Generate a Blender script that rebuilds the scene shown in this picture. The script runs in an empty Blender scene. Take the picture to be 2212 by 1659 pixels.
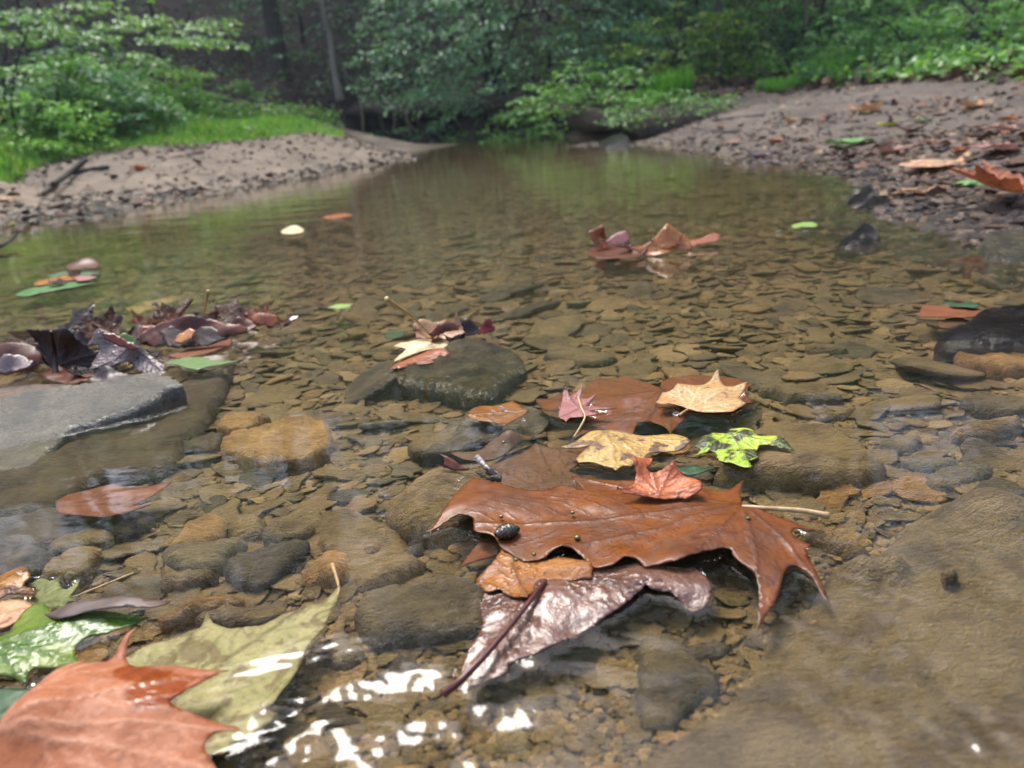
import bpy, bmesh, math, random
import numpy as np
from mathutils import Vector, Matrix, geometry
rng = np.random.default_rng(7); random.seed(7)
S = bpy.context.scene
COL = S.collection
# ---------------------------------------------------------------- camera, sky, sun, exposure
W, H = 2212.0, 1659.0                     # pixel grid used for reading positions off the photograph
F = 1661.0; CAMH = 0.26; PITCH = math.radians(19.5); ROLL = math.radians(5.0)
_r0 = np.array([1.0, 0, 0]); FW = np.array([0, math.cos(PITCH), -math.sin(PITCH)]); _u0 = np.cross(_r0, FW)
RT = math.cos(ROLL) * _r0 - math.sin(ROLL) * _u0
UP = math.cos(ROLL) * _u0 + math.sin(ROLL) * _r0
EYE = np.array([0, 0, CAMH])
cam = bpy.data.cameras.new('camera'); co = bpy.data.objects.new('camera', cam); COL.objects.link(co)
co.matrix_world = Matrix(((RT[0], UP[0], -FW[0], 0), (RT[1], UP[1], -FW[1], 0), (RT[2], UP[2], -FW[2], CAMH), (0, 0, 0, 1)))
cam.sensor_width = 36; cam.lens = F / W * 36; cam.clip_start = 0.01; cam.clip_end = 500
cam.dof.use_dof = True; cam.dof.focus_distance = 0.60; cam.dof.aperture_fstop = 7.6
S.camera = co
SUN_EL, SUN_AZ = math.radians(58), math.radians(24)      # azimuth measured from +y towards -x
world = bpy.data.worlds.new('World'); S.world = world; world.use_nodes = True
wn = world.node_tree.nodes; wl = world.node_tree.links
bg = wn['Background']; sky = wn.new('ShaderNodeTexSky'); sky.sky_type = 'NISHITA'; sky.sun_disc = False
sky.sun_elevation = SUN_EL; sky.sun_rotation = -SUN_AZ; sky.air_density = 1.0; sky.dust_density = 3.0; sky.ozone_density = 1.0
wl.new(sky.outputs[0], bg.inputs[0]); bg.inputs[1].default_value = 0.15
sl = bpy.data.lights.new('sun', 'SUN'); sl.energy = 1.5; sl.angle = math.radians(20); sl.color = (1.0, 0.97, 0.92)
so = bpy.data.objects.new('sun', sl); COL.objects.link(so)
sd = Vector((-math.sin(SUN_AZ) * math.cos(SUN_EL), math.cos(SUN_AZ) * math.cos(SUN_EL), math.sin(SUN_EL)))
so.rotation_euler = sd.to_track_quat('Z', 'Y').to_euler()
S.view_settings.view_transform = 'Standard'; S.view_settings.look = 'None'; S.view_settings.gamma = 1
S.view_settings.use_curve_mapping = False; S.view_settings.exposure = 1.5
S.render.engine = 'CYCLES'
cy = S.cycles; cy.use_denoising = True; cy.max_bounces = 10; cy.transparent_max_bounces = 16; cy.diffuse_bounces = 4
cy.glossy_bounces = 4; cy.sample_clamp_indirect = 6; cy.caustics_reflective = False; cy.caustics_refractive = False
try: cy.denoiser = 'OPENIMAGEDENOISE'
except Exception: pass

# ---------------------------------------------------------------- reading positions: pixel -> real point on a plane
K1, K2 = 0.33482, 0.33867
CROP = dict(N=(0, 0, 1), A=(0, 0, K1), B=(740.6, 0, K1), C=(1470.3, 0, K1), D=(0, 548.6, K1), E=(740.6, 548.6, K1), FF=(1470.3, 548.6, K1),
            G=(0, 1097.2, K2), HH=(740.6, 1097.2, K2), I=(1470.3, 1097.2, K2))
def px(crop, p):
    a, b, k = CROP[crop]; return (a + p[0] * k, b + p[1] * k)
def ray(u, v):
    d = FW + RT * ((u - W / 2) / F) - UP * ((v - H / 2) / F); return d
def P(u, v, z=0.0):                        # where the line of sight meets the level z
    d = ray(u, v); t = (z - CAMH) / d[2]; return EYE + d * t
def at(u, v, Y):                           # where it meets the upright plane at depth Y
    d = ray(u, v); return EYE + d * (Y / d[1])
def onplane(u, v, o, n):
    d = ray(u, v); t = np.dot(o - EYE, n) / np.dot(d, n); return EYE + d * t
def proj(p):
    d = np.asarray(p) - EYE; w = d @ FW
    return W / 2 + F * (d @ RT) / w, H / 2 - F * (d @ UP) / w

# ---------------------------------------------------------------- object helpers
def tag(o, label=None, cat=None, group=None, kind=None):
    if label: o['label'] = label
    if cat: o['category'] = cat
    if group: o['group'] = group
    if kind: o['kind'] = kind
    return o
def mesh_np(name, V, Fc, m=None, parent=None, smooth=True, attrs=None):
    V = np.asarray(V, dtype=np.float32); me = bpy.data.meshes.new(name)
    if isinstance(Fc, np.ndarray):
        k = Fc.shape[1]; n = len(Fc)
        me.vertices.add(len(V)); me.vertices.foreach_set('co', V.ravel())
        me.loops.add(n * k); me.loops.foreach_set('vertex_index', Fc.astype(np.int32).ravel())
        me.polygons.add(n); me.polygons.foreach_set('loop_start', np.arange(0, n * k, k, dtype=np.int32))
        me.polygons.foreach_set('loop_total', np.full(n, k, dtype=np.int32)); me.update(calc_edges=True)
    else:
        me.from_pydata([tuple(map(float, v)) for v in V], [], [tuple(map(int, f)) for f in Fc]); me.update()
    if smooth: me.polygons.foreach_set('use_smooth', np.ones(len(me.polygons), dtype=bool))
    for an, av in (attrs or {}).items():
        av = np.asarray(av, dtype=np.float32)
        if av.ndim == 1:
            a = me.attributes.new(an, 'FLOAT', 'POINT'); a.data.foreach_set('value', av)
        else:
            a = me.attributes.new(an, 'FLOAT_COLOR', 'POINT'); a.data.foreach_set('color', av.ravel())
    if m: me.materials.append(m)
    o = bpy.data.objects.new(name, me); COL.objects.link(o)
    if parent: o.parent = parent
    return o
def empty(name, loc):
    o = bpy.data.objects.new(name, None); COL.objects.link(o); o.location = loc; o.empty_display_size = .05; return o

# ---------------------------------------------------------------- materials
def lin(c):
    c = np.asarray(c, float) / 255; c = np.where(c <= .04045, c / 12.92, ((c + .055) / 1.055) ** 2.4); return (float(c[0]), float(c[1]), float(c[2]), 1.0)
class NT:
    def __init__(s, name):
        s.m = bpy.data.materials.new(name); s.m.use_nodes = True; s.t = s.m.node_tree; s.t.nodes.clear()
        s.out = s.t.nodes.new('ShaderNodeOutputMaterial')
    def n(s, typ, _o=0, _p=None, **kw):
        nd = s.t.nodes.new('ShaderNode' + typ)
        for k, v in (_p or {}).items(): setattr(nd, k, v)
        for k, v in kw.items():
            key = k.replace('_', ' ')
            sock = nd.inputs[int(k[1:])] if k[0] == 'i' and k[1:].isdigit() else nd.inputs[key]
            if hasattr(v, 'is_linked') or isinstance(v, bpy.types.NodeSocket): s.t.links.new(v, sock)
            else: sock.default_value = v
        return nd.outputs[_o] if isinstance(_o, (int, str)) else nd
    def noise(s, vec, scale, detail=3, rough=.55, dist=0):
        return s.n('TexNoise', 0, Vector=vec, Scale=scale, Detail=detail, Roughness=rough, Distortion=dist)
    def ramp(s, fac, lo, hi):
        return s.n('MapRange', 0, i0=fac, i1=lo, i2=hi)
    def mix(s, f, a, b, mode='MIX'):
        return s.n('MixRGB', 0, dict(blend_type=mode), i0=f, i1=a, i2=b)
    def math(s, op, a, b=0.0):
        return s.n('Math', 0, dict(operation=op), i0=a, i1=b)
    def bump(s, h, strength=.5, dist=.01, normal=None):
        kw = dict(Strength=strength, Distance=dist, Height=h)
        if normal is not None: kw['Normal'] = normal
        return s.n('Bump', 0, **kw)
    def pos(s): return s.n('NewGeometry', 'Position')
    def obj(s): return s.n('TexCoord', 'Object')
    def rnd(s):
        a = s.n('NewGeometry', 'Random Per Island'); b = s.n('ObjectInfo', 'Random')
        return s.math('FRACT', s.math('ADD', a, b))
    def scl(s, vec, sc): return s.n('VectorMath', 0, dict(operation='MULTIPLY'), i0=vec, i1=sc)
    def done(s, **kw):
        b = s.n('BsdfPrincipled', None, **kw) if False else None
        return s
    def surf(s, sock): s.t.links.new(sock, s.out.inputs['Surface']); return s.m
    def principled(s, **kw): return s.n('BsdfPrincipled', 0, **kw)

def stone_mat(name, cols, rough=.5, spec=.35, blot=None, bumpd=.009, silt=.45, siltc=(146, 124, 82)):
    t = NT(name); v = t.pos(); r = t.rnd()
    vv = t.n('VectorMath', 0, dict(operation='ADD'), i0=v, i1=t.n('CombineXYZ', 0, i0=t.math('MULTIPLY', r, 9.0), i1=t.math('MULTIPLY', r, 5.0), i2=0.0))
    n1 = t.noise(vv, 28, 5, .6); n2 = t.noise(t.scl(vv, (1, 2.2, 1)), 160, 5, .65); n3 = t.noise(vv, 900, 2, .5)
    c = lin(cols[0])
    for k, cc in enumerate(cols[1:]):
        lo = (k + .5) / len(cols); c = t.mix(t.ramp(r, lo, lo + .5 / len(cols)), c, lin(cc))
    dark = t.mix(1.0, c, (.55, .53, .5, 1), 'MULTIPLY'); light = t.mix(1.0, c, (1.35, 1.3, 1.22, 1), 'MULTIPLY')
    c = t.mix(t.ramp(n1, .35, .68), dark, light)
    c = t.mix(t.math('MULTIPLY', t.ramp(n2, .42, .66), .7), c, t.mix(1.0, c, (.40, .37, .34, 1), 'MULTIPLY'))
    up = t.n('SeparateXYZ', 2, i0=t.n('NewGeometry', 'Normal'))
    sm = t.math('MULTIPLY', t.math('MULTIPLY', t.ramp(up, .55, .95), t.ramp(n1, .3, .6)), silt)
    c = t.mix(sm, c, lin(siltc))
    c = t.mix(t.math('MULTIPLY', t.ramp(n3, .52, .68), .5), c, t.mix(1.0, c, (1.8, 1.7, 1.5, 1), 'MULTIPLY'))
    if blot: c = t.mix(t.math('MULTIPLY', t.ramp(t.noise(v, blot[0], 5, .7, .5), .50, .62), .75), c, lin(blot[1]))
    h = t.math('ADD', t.math('MULTIPLY', n2, .8), t.math('MULTIPLY', n3, .3))
    nb = t.bump(h, 1.0, bumpd)
    return t.surf(t.principled(Base_Color=c, Roughness=rough, Specular_IOR_Level=spec, Normal=nb))

STONES = dict(
    olive=stone_mat('stone_olive', [(124, 108, 75), (136, 117, 81), (112, 98, 70)], silt=.6),
    brown=stone_mat('stone_brown', [(132, 110, 76), (118, 97, 68), (142, 118, 80)], silt=.6),
    ochre=stone_mat('stone_ochre', [(184, 146, 90), (172, 130, 76), (160, 130, 90)], silt=.15),
    grey=stone_mat('stone_grey', [(108, 98, 80), (124, 112, 92), (94, 86, 72)], silt=.35),
    dark=stone_mat('stone_dark', [(76, 69, 58), (86, 76, 66), (66, 61, 54)], silt=.25))
GRAVEL = stone_mat('gravel_mixed', [(116, 102, 72), (138, 114, 76), (94, 84, 66), (172, 138, 88), (122, 98, 68), (106, 94, 74), (146, 118, 78), (186, 158, 112)], silt=.55)
WETDEB = stone_mat('wet_debris', [(74, 62, 52), (96, 84, 76), (60, 50, 44), (128, 104, 86), (90, 76, 66), (150, 128, 108)], rough=.10, spec=.9, silt=.0)
BEACHG = stone_mat('beach_gravel', [(132, 112, 95), (108, 91, 78), (154, 129, 108), (86, 73, 63), (126, 104, 89), (98, 85, 77)], rough=.5, silt=.0)
WETROCK = stone_mat('wet_rock', [(92, 88, 64), (104, 98, 72)], rough=.2, spec=.9, silt=.2, bumpd=.016, blot=(34, (46, 44, 36)))
SHINE = stone_mat('wet_film_rock', [(104, 98, 78), (92, 88, 72)], rough=.24, spec=1.0, silt=.1, bumpd=.004)
BLACKROCK = stone_mat('black_wet_rock', [(38, 30, 27), (44, 36, 31)], rough=.16, spec=.6, silt=0, bumpd=.022)

def ground_mat():
    t = NT('ground_soil'); p = t.pos(); zone = t.n('SeparateColor', None, Color=t.n('Attribute', 'Color', dict(attribute_name='zone')))
    zr, zg, zb = [t.n('SeparateColor', i, Color=t.n('Attribute', 'Color', dict(attribute_name='zone'))) for i in (0, 1, 2)]
    n1 = t.noise(p, 6, 6, .65); n2 = t.noise(p, 60, 5, .65); n3 = t.noise(p, 420, 4, .6)
    bed = t.mix(t.ramp(n2, .3, .7), lin((104, 86, 55)), lin((138, 115, 75)))
    bed = t.mix(t.math('MULTIPLY', t.ramp(n3, .45, .7), .5), bed, lin((72, 60, 42)))
    sand = t.mix(t.ramp(n1, .35, .65), lin((118, 105, 91)), lin((156, 138, 116)))
    sand = t.mix(t.math('MULTIPLY', t.ramp(n2, .5, .75), .4), sand, lin((96, 84, 72)))
    grey = t.mix(t.ramp(n1, .35, .65), lin((88, 79, 70)), lin((120, 107, 95)))
    grey = t.mix(t.math('MULTIPLY', t.ramp(n2, .48, .72), .6), grey, lin((74, 62, 54)))
    litter = t.mix(t.ramp(n2, .35, .65), lin((40, 33, 30)), lin((70, 54, 45)))
    litter = t.mix(t.ramp(t.noise(p, 14, 4, .7), .5, .7), litter, lin((34, 34, 28)))
    c = t.mix(zr, bed, sand); c = t.mix(zg, c, grey); c = t.mix(zb, c, litter)
    z = t.n('SeparateXYZ', 2, i0=p)
    wet = t.math('MULTIPLY', t.ramp(z, .035, .004), t.ramp(z, -.02, .0))
    c = t.mix(t.math('MULTIPLY', wet, .55), c, t.mix(1.0, c, (.4, .38, .38, 1), 'MULTIPLY'))
    rough = t.math('SUBTRACT', .85, t.math('MULTIPLY', wet, .5))
    nb = t.bump(t.math('ADD', n2, t.math('MULTIPLY', n3, .5)), .7, .012)
    return t.surf(t.principled(Base_Color=c, Roughness=rough, Specular_IOR_Level=.3, Normal=nb))

def water_mat():
    t = NT('stream_water'); p = t.pos()
    w1 = t.noise(t.scl(p, (5, 16, 1)), 1.0, 2, .5); w2 = t.noise(t.scl(p, (26, 60, 1)), 1.0, 1, .5)
    nb = t.bump(t.math('ADD', w1, t.math('MULTIPLY', w2, .18)), 1.0, .0009)
    lw = t.n('LayerWeight', 'Facing', Blend=.5, Normal=nb)       # 1 - cos
    f = t.math('ADD', t.math('MULTIPLY', t.math('POWER', lw, 5.0), .96), .022)
    tr = t.n('BsdfTransparent', 0, Color=(.95, .93, .86, 1)); gl = t.n('BsdfGlossy', 0, Color=(1, 1, 1, 1), Roughness=.05, Normal=nb)
    silt = t.n('BsdfDiffuse', 0, Color=lin((76, 63, 42)))
    body = t.n('MixShader', 0, i0=t.math('ADD', .02, t.math('MULTIPLY', t.ramp(lw, .70, .93), .62)), i1=tr, i2=silt)   # a longer way through cloudy water at flat angles
    return t.surf(t.n('MixShader', 0, i0=f, i1=body, i2=gl))

def leaf_mat(name, a, b, vein, rough=.35, spot=None, spot_t=.62, scale=30, transl=.15, spec=.5, wet=None, bumps=.0012, spot_s=45, coat=0):
    """a, b: the two blade colours; vein: vein colour; spot: colour of blotches; wet: (centre, radius) list of darker soaked patches"""
    t = NT(name); v = t.obj(); vn = t.n('Attribute', 'Fac', dict(attribute_name='vein'))
    n1 = t.noise(v, scale, 6, .65); n2 = t.noise(v, scale * 9, 4, .6)
    c = t.mix(t.ramp(n1, .36, .64), lin(a), lin(b))
    c = t.mix(t.math('MULTIPLY', t.ramp(n2, .5, .72), .45), c, t.mix(1.0, c, (.62, .56, .52, 1), 'MULTIPLY'))
    if spot: c = t.mix(t.ramp(t.noise(v, spot_s, 4, .6, .6), spot_t, spot_t + .05), c, lin(spot))
    c = t.mix(t.math('MULTIPLY', vn, .75), c, lin(vein))
    if scale > 8:
        vo = t.n('TexVoronoi', 'Distance', dict(feature='DISTANCE_TO_EDGE'), Vector=v, Scale=230.0)
        c = t.mix(t.math('MULTIPLY', t.ramp(vo, .10, .02), .28), c, t.mix(1.0, c, (.55, .5, .45, 1), 'MULTIPLY'))
        n4 = t.noise(v, 95, 5, .7, .8); c = t.mix(t.math('MULTIPLY', t.ramp(n4, .52, .66), .55), c, t.mix(1.0, c, (.55, .48, .42, 1), 'MULTIPLY'))
    e = t.n('Attribute', 'Fac', dict(attribute_name='edge'))
    c = t.mix(t.math('MULTIPLY', e, .45), c, t.mix(1.0, c, (.5, .42, .4, 1), 'MULTIPLY'))
    rr = rough
    if wet:
        k = t.n('Attribute', 'Fac', dict(attribute_name='wet')); c = t.mix(k, c, t.mix(1.0, c, (.66, .42, .22, 1), 'MULTIPLY')); rr = t.math('SUBTRACT', rr, t.math('MULTIPLY', k, rough * .7))
    for (q, r) in []:
        dd = t.n('VectorMath', 'Value', dict(operation='DISTANCE'), i0=t.n('VectorMath', 0, dict(operation='ADD'), i0=v, i1=t.scl(t.n('TexNoise', 1, Vector=v, Scale=60.0, Detail=2.0), (.018, .018, 0))), i1=(q[0] + .009, q[1] + .009, 0))
        k = t.ramp(dd, r, r * .85); c = t.mix(k, c, t.mix(1.0, c, (.62, .36, .22, 1), 'MULTIPLY')); rr = t.math('SUBTRACT', rr, t.math('MULTIPLY', k, rough * .7))
    rr = t.math('ADD', rr, t.math('MULTIPLY', t.ramp(n1, .4, .65), .18))
    h = t.math('ADD', t.math('MULTIPLY', n2, .5), t.math('ADD', t.math('MULTIPLY', n1, .6), t.math('MULTIPLY', vn, .8)))
    nb = t.bump(h, .8, bumps)
    pb = t.principled(Base_Color=c, Roughness=rr, Specular_IOR_Level=spec, Normal=nb, Coat_Weight=coat, Coat_Roughness=.08)
    tl = t.n('BsdfTranslucent', 0, Color=c, Normal=nb)
    return t.surf(t.n('MixShader', 0, i0=transl, i1=pb, i2=tl))

def foliage_mat(name, cols, transl=.35, rough=.42, spec=.5):
    t = NT(name); r = t.rnd(); c = lin(cols[0])
    for k, cc in enumerate(cols[1:]):
        lo = (k + .6) / len(cols); c = t.mix(t.ramp(r, lo, lo + .3 / len(cols)), c, lin(cc))
    pb = t.principled(Base_Color=c, Roughness=rough, Specular_IOR_Level=spec)
    tl = t.n('BsdfTranslucent', 0, Color=t.mix(1.0, c, (1.15, 1.25, .6, 1), 'MULTIPLY'))
    return t.surf(t.n('MixShader', 0, i0=transl, i1=pb, i2=tl))
def bark_mat(name, a, b, rough=.8):
    t = NT(name); p = t.obj(); n1 = t.noise(t.scl(p, (1, 1, .18)), 40, 5, .65); n2 = t.noise(p, 5, 3)
    c = t.mix(t.ramp(n1, .35, .65), lin(a), lin(b)); c = t.mix(t.math('MULTIPLY', t.ramp(n2, .5, .7), .4), c, lin((70, 78, 62)))
    return t.surf(t.principled(Base_Color=c, Roughness=rough, Normal=t.bump(n1, .8, .02)))
BARK = bark_mat('bark_grey', (62, 54, 46), (98, 88, 76)); BARKL = bark_mat('bark_pale', (116, 100, 82), (150, 134, 112)); BARKD = bark_mat('bark_dark', (34, 28, 24), (56, 46, 40))
TWIGM = bark_mat('twig_brown', (58, 44, 36), (92, 74, 60), .45); WOOD = bark_mat('wood_wet', (64, 48, 38), (104, 80, 60), .4)
def plain_mat(name, a, b, rough=.4, scale=120, spec=.5):
    t = NT(name); v = t.obj(); n1 = t.noise(v, scale, 4, .6)
    return t.surf(t.principled(Base_Color=t.mix(t.ramp(n1, .35, .65), lin(a), lin(b)), Roughness=rough, Specular_IOR_Level=spec, Normal=t.bump(n1, .5, .001)))

# ---------------------------------------------------------------- terrain
SHORE_L = [(0, 492), (130, 480), (218, 467), (330, 446), (435, 426), (550, 402), (619, 390), (740, 366), (891, 335), (1000, 310), (1062, 291)]
SHORE_R = [(1293, 310), (1400, 315), (1481, 321), (1547, 335), (1624, 352), (1725, 358), (1785, 368), (1872, 395), (1890, 440), (1960, 475), (2073, 490), (2212, 540)]
SHORE_F = [(1062, 291), (1150, 289), (1220, 297), (1293, 310)]
cps = []
def cp(u, v, z): q = P(u, v, z); cps.append((q[0], q[1], z))
def cw(x, y, z): cps.append((x, y, z))
def ca(u, v, Y): q = at(u, v, Y); cps.append(tuple(q))
for u, v in SHORE_L + SHORE_R: cp(u, v, 0)
for u, v, z in [(0, 440, .03), (150, 425, .035), (760, 325, .06), (900, 310, .035), (1600, 300, .06), (1600, 240, .15), (2212, 195, .16), (1800, 300, .055), (2000, 310, .06), (2212, 310, .08), (2212, 430, .03), (2000, 400, .025), (1720, 320, .03), (1480, 275, .06), (1540, 255, .12)]: cp(u, v, z)
for u, v, Y in [(0, 400, 4.0), (0, 378, 4.5), (120, 348, 5.0), (200, 345, 4.8), (335, 311, 5.5), (400, 365, 4.4), (500, 302, 6.0), (600, 335, 5.0), (703, 296, 6.5), (742, 292, 6.3), (600, 262, 8), (400, 275, 7.5), (200, 292, 7), (0, 320, 6.5), (720, 272, 7.6), (1700, 205, 6.0), (1900, 180, 5.5)]: ca(u, v, Y)
for u, v in [(1106, 360), (1300, 400), (900, 400), (1500, 420), (600, 470), (1106, 470), (1700, 450)]: cp(u, v, -.042)
for u, v in [(300, 560), (800, 560), (1300, 560), (1700, 560), (2000, 620), (100, 620), (600, 700), (1100, 700), (1600, 700), (2100, 750), (800, 900), (1300, 900), (1700, 900), (2100, 950), (400, 1000),
             (1000, 1100), (100, 1300), (600, 1300), (400, 1600)]: cp(u, v, -.026)
for u, v in [(1200, 1400), (1000, 1620), (1700, 1500), (1500, 1400), (1600, 1330), (1350, 1600), (1780, 1230), (1950, 1140), (2150, 1080), (2100, 1300), (1500, 1180)]: cp(u, v, -.018)
for x, y, z in [(-.5, 0, -.04), (.5, 0, -.03), (0, -.6, -.03), (-2, -.5, .08), (2, -.5, .2), (0, -4, .5), (-5, -1, .5), (5, -1, .7), (0, -30, 6), (-30, -10, 8), (30, -10, 9), (-1.6, 1.2, -.02), (2.2, 1.6, .1), (3.6, 2.4, .3), (-3.2, 1.6, .1),
                (-6.5, 4, .35), (-7.5, 7.5, .5), (-12, 6, 2.0), (-14, 12, 3.2), (-20, 18, 7), (4.5, 5, .5), (6, 7.5, 1.2), (9, 8, 2.6), (10, 14, 4.2), (16, 12, 7), (20, 24, 10), (-8, 10.5, .9)]: cw(x, y, z)
for u, v, Y in [(735, 213, 10.5), (600, 163, 13), (450, 190, 11), (640, 205, 11), (820, 222, 11.4), (950, 215, 11), (1060, 205, 9.6), (1180, 215, 8.8), (300, 170, 12.5), (1640, 182, 7.2), (1655, 132, 9.5), (1760, 120, 9.5), (1950, 125, 7), (2110, 118, 6), (2212, 100, 5.5), (1480, 195, 6.6), (1350, 210, 7)]: ca(u, v, Y)
BK = [(735, 10.7), (800, 10.2), (900, 9.9), (980, 9.6), (1060, 8.9), (1130, 8.2), (1200, 7.7), (1290, 6.4), (1380, 5.9), (1470, 5.7), (1540, 5.7)]
BV = [228, 222, 222, 216, 206, 212, 225, 240, 245, 240, 228]
for (u, Y), v in zip(BK[:8], BV):
    q = at(u, 262, Y); zt_ = at(u, v, Y)[2] - .06
    for dy, z_ in ((-.9, -.05), (-.45, -.05), (-.05, -.04), (.18, -.02), (.42, zt_ * .8), (.8, zt_), (1.3, zt_ + .04)): cw(q[0], Y + dy, z_)
for u, Y in [(760, 9.6), (860, 9.6), (960, 9.3), (1060, 8.6)]: q = at(u, 270, Y); cw(q[0], Y, -.01)
for x, y, z in [(-4, 17, 2.6), (2, 17, 2.4), (-8, 22, 5.5), (0, 24, 5.5), (8, 20, 4.5), (-10, 34, 12), (2, 36, 12), (14, 36, 13), (-30, 34, 16), (34, 34, 17), (0, 60, 22), (-50, 50, 26), (50, 50, 26), (-40, 5, 16), (40, 5, 17), (0, -60, 16)]: cw(x, y, z)
CPS = np.array(cps)
def lp(x, y):
    r = np.sqrt(x * x + y * y) + .05; th = np.arctan2(x, y); return np.stack([np.log(r), th * 1.0], -1)
_q = lp(CPS[:, 0], CPS[:, 1]); _D = np.sqrt(((_q[:, None] - _q[None]) ** 2).sum(-1) + 1e-4)
_A = np.block([[-_D - np.eye(len(_q)) * .002, np.ones((len(_q), 1))], [np.ones((1, len(_q))), np.zeros((1, 1))]])
_S = 1.0 / (np.sqrt(CPS[:, 0] ** 2 + CPS[:, 1] ** 2) + .3)
_wt = np.linalg.solve(_A, np.append(CPS[:, 2] * _S, 0))
def base_z(x, y):
    x = np.atleast_1d(np.asarray(x, float)); y = np.atleast_1d(np.asarray(y, float)); out = np.empty(x.shape)
    xf, yf, of = x.ravel(), y.ravel(), out.reshape(-1)
    for i in range(0, len(xf), 20000):
        q = lp(xf[i:i + 20000], yf[i:i + 20000]); d = np.sqrt(((q[:, None] - _q[None]) ** 2).sum(-1) + 1e-4)
        of[i:i + 20000] = (-d @ _wt[:-1] + _wt[-1]) * (np.sqrt(xf[i:i + 20000] ** 2 + yf[i:i + 20000] ** 2) + .3)
    return out
def wob(x, y, s, seed=0):
    r = np.random.default_rng(seed); o = 0
    for k in range(7):
        a = r.uniform(0, 6.28); f = s * r.uniform(.6, 2.2); o = o + np.sin((x * math.cos(a) + y * math.sin(a)) * f + r.uniform(0, 6.28)) / 7
    return o
def ground_z(x, y):
    x = np.atleast_1d(np.asarray(x, float)); y = np.atleast_1d(np.asarray(y, float))
    z = base_z(x, y); r = np.sqrt(x * x + y * y)
    a = np.clip((z + .02) / .1, 0, 1)
    return z + wob(x, y, 14, 1) * .012 * a * np.clip(r / 2, .2, 1) + wob(x, y, 45, 2) * .010 * np.clip(a + .2, 0, 1) + wob(x, y, 110, 4) * .003 * np.clip(a + .3, 0, 1) + wob(x, y, 2.2, 3) * .10 * np.clip((r - 8) / 6, 0, 1)
GL = [(-1.2, 5.0)] + [(math.atan2(at(u, v, Y)[0], Y), float(np.hypot(*at(u, v, Y)[:2]))) for u, v, Y in [(0, 378, 4.5), (120, 348, 5.0), (335, 311, 5.5), (500, 302, 6.0), (703, 296, 6.5), (742, 292, 6.3)]]
GL_T = np.array([g[0] for g in GL]); GL_R = np.array([g[1] for g in GL])
def grass_r(th): return np.interp(th, GL_T, GL_R) + wob(th * 5, th * 0, 9, 77) * .35 + wob(th * 5, th * 0, 40, 78) * .12
TH_TIP = GL_T[-1]
def build_ground():
    rs = np.concatenate([np.geomspace(.05, 2.5, 150), np.geomspace(2.55, 14, 190)[0:], np.geomspace(14.4, 90, 60)])
    th = np.concatenate([np.linspace(-math.pi, -1.0, 60)[:-1], np.linspace(-1.0, 1.0, 420), np.linspace(1.0, math.pi, 60)[1:]])
    R, T = np.meshgrid(rs, th, indexing='ij'); x = R * np.sin(T); y = R * np.cos(T); z = ground_z(x, y)
    V = np.stack([x, y, z], -1).reshape(-1, 3); nr, nt = R.shape
    idx = np.arange(nr * nt).reshape(nr, nt)
    Fc = np.stack([idx[:-1, :-1], idx[:-1, 1:], idx[1:, 1:], idx[1:, :-1]], -1).reshape(-1, 4)
    land = np.clip((z + .004) / .02, 0, 1)
    left = np.clip((.02 - x / np.maximum(R, .1)) / .06, 0, 1)
    fl = np.clip((R - grass_r(T) + .1) / .5, 0, 1) * left * np.clip(np.maximum((TH_TIP + .03 - T) / .04, (R - 9) / .5), 0, 1)
    fr = np.clip((R - np.interp(T, [.05, .2, .36, .44, .52, .6], [5.2, 5.2, 6.4, 5.9, 5.0, 4.2])) / .35, 0, 1) * (1 - left)
    path = np.exp(-((x - (2.1 + .35 * (y - 6.4))) / .28) ** 2) * np.clip(1 - (y - 10.5) / 2, 0, 1) * np.clip((y - 5.6) / .6, 0, 1)
    forest = np.clip(np.maximum(fl, fr), 0, 1) * (1 - .85 * path)
    zone = np.stack([land * left, land * (1 - left), np.clip(forest, 0, 1) * (z > -.01), np.ones_like(z)], -1).reshape(-1, 4)
    o = mesh_np('ground', V, Fc, ground_mat(), attrs=dict(zone=zone)); tag(o, kind='structure')
    return o
build_ground()

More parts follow.
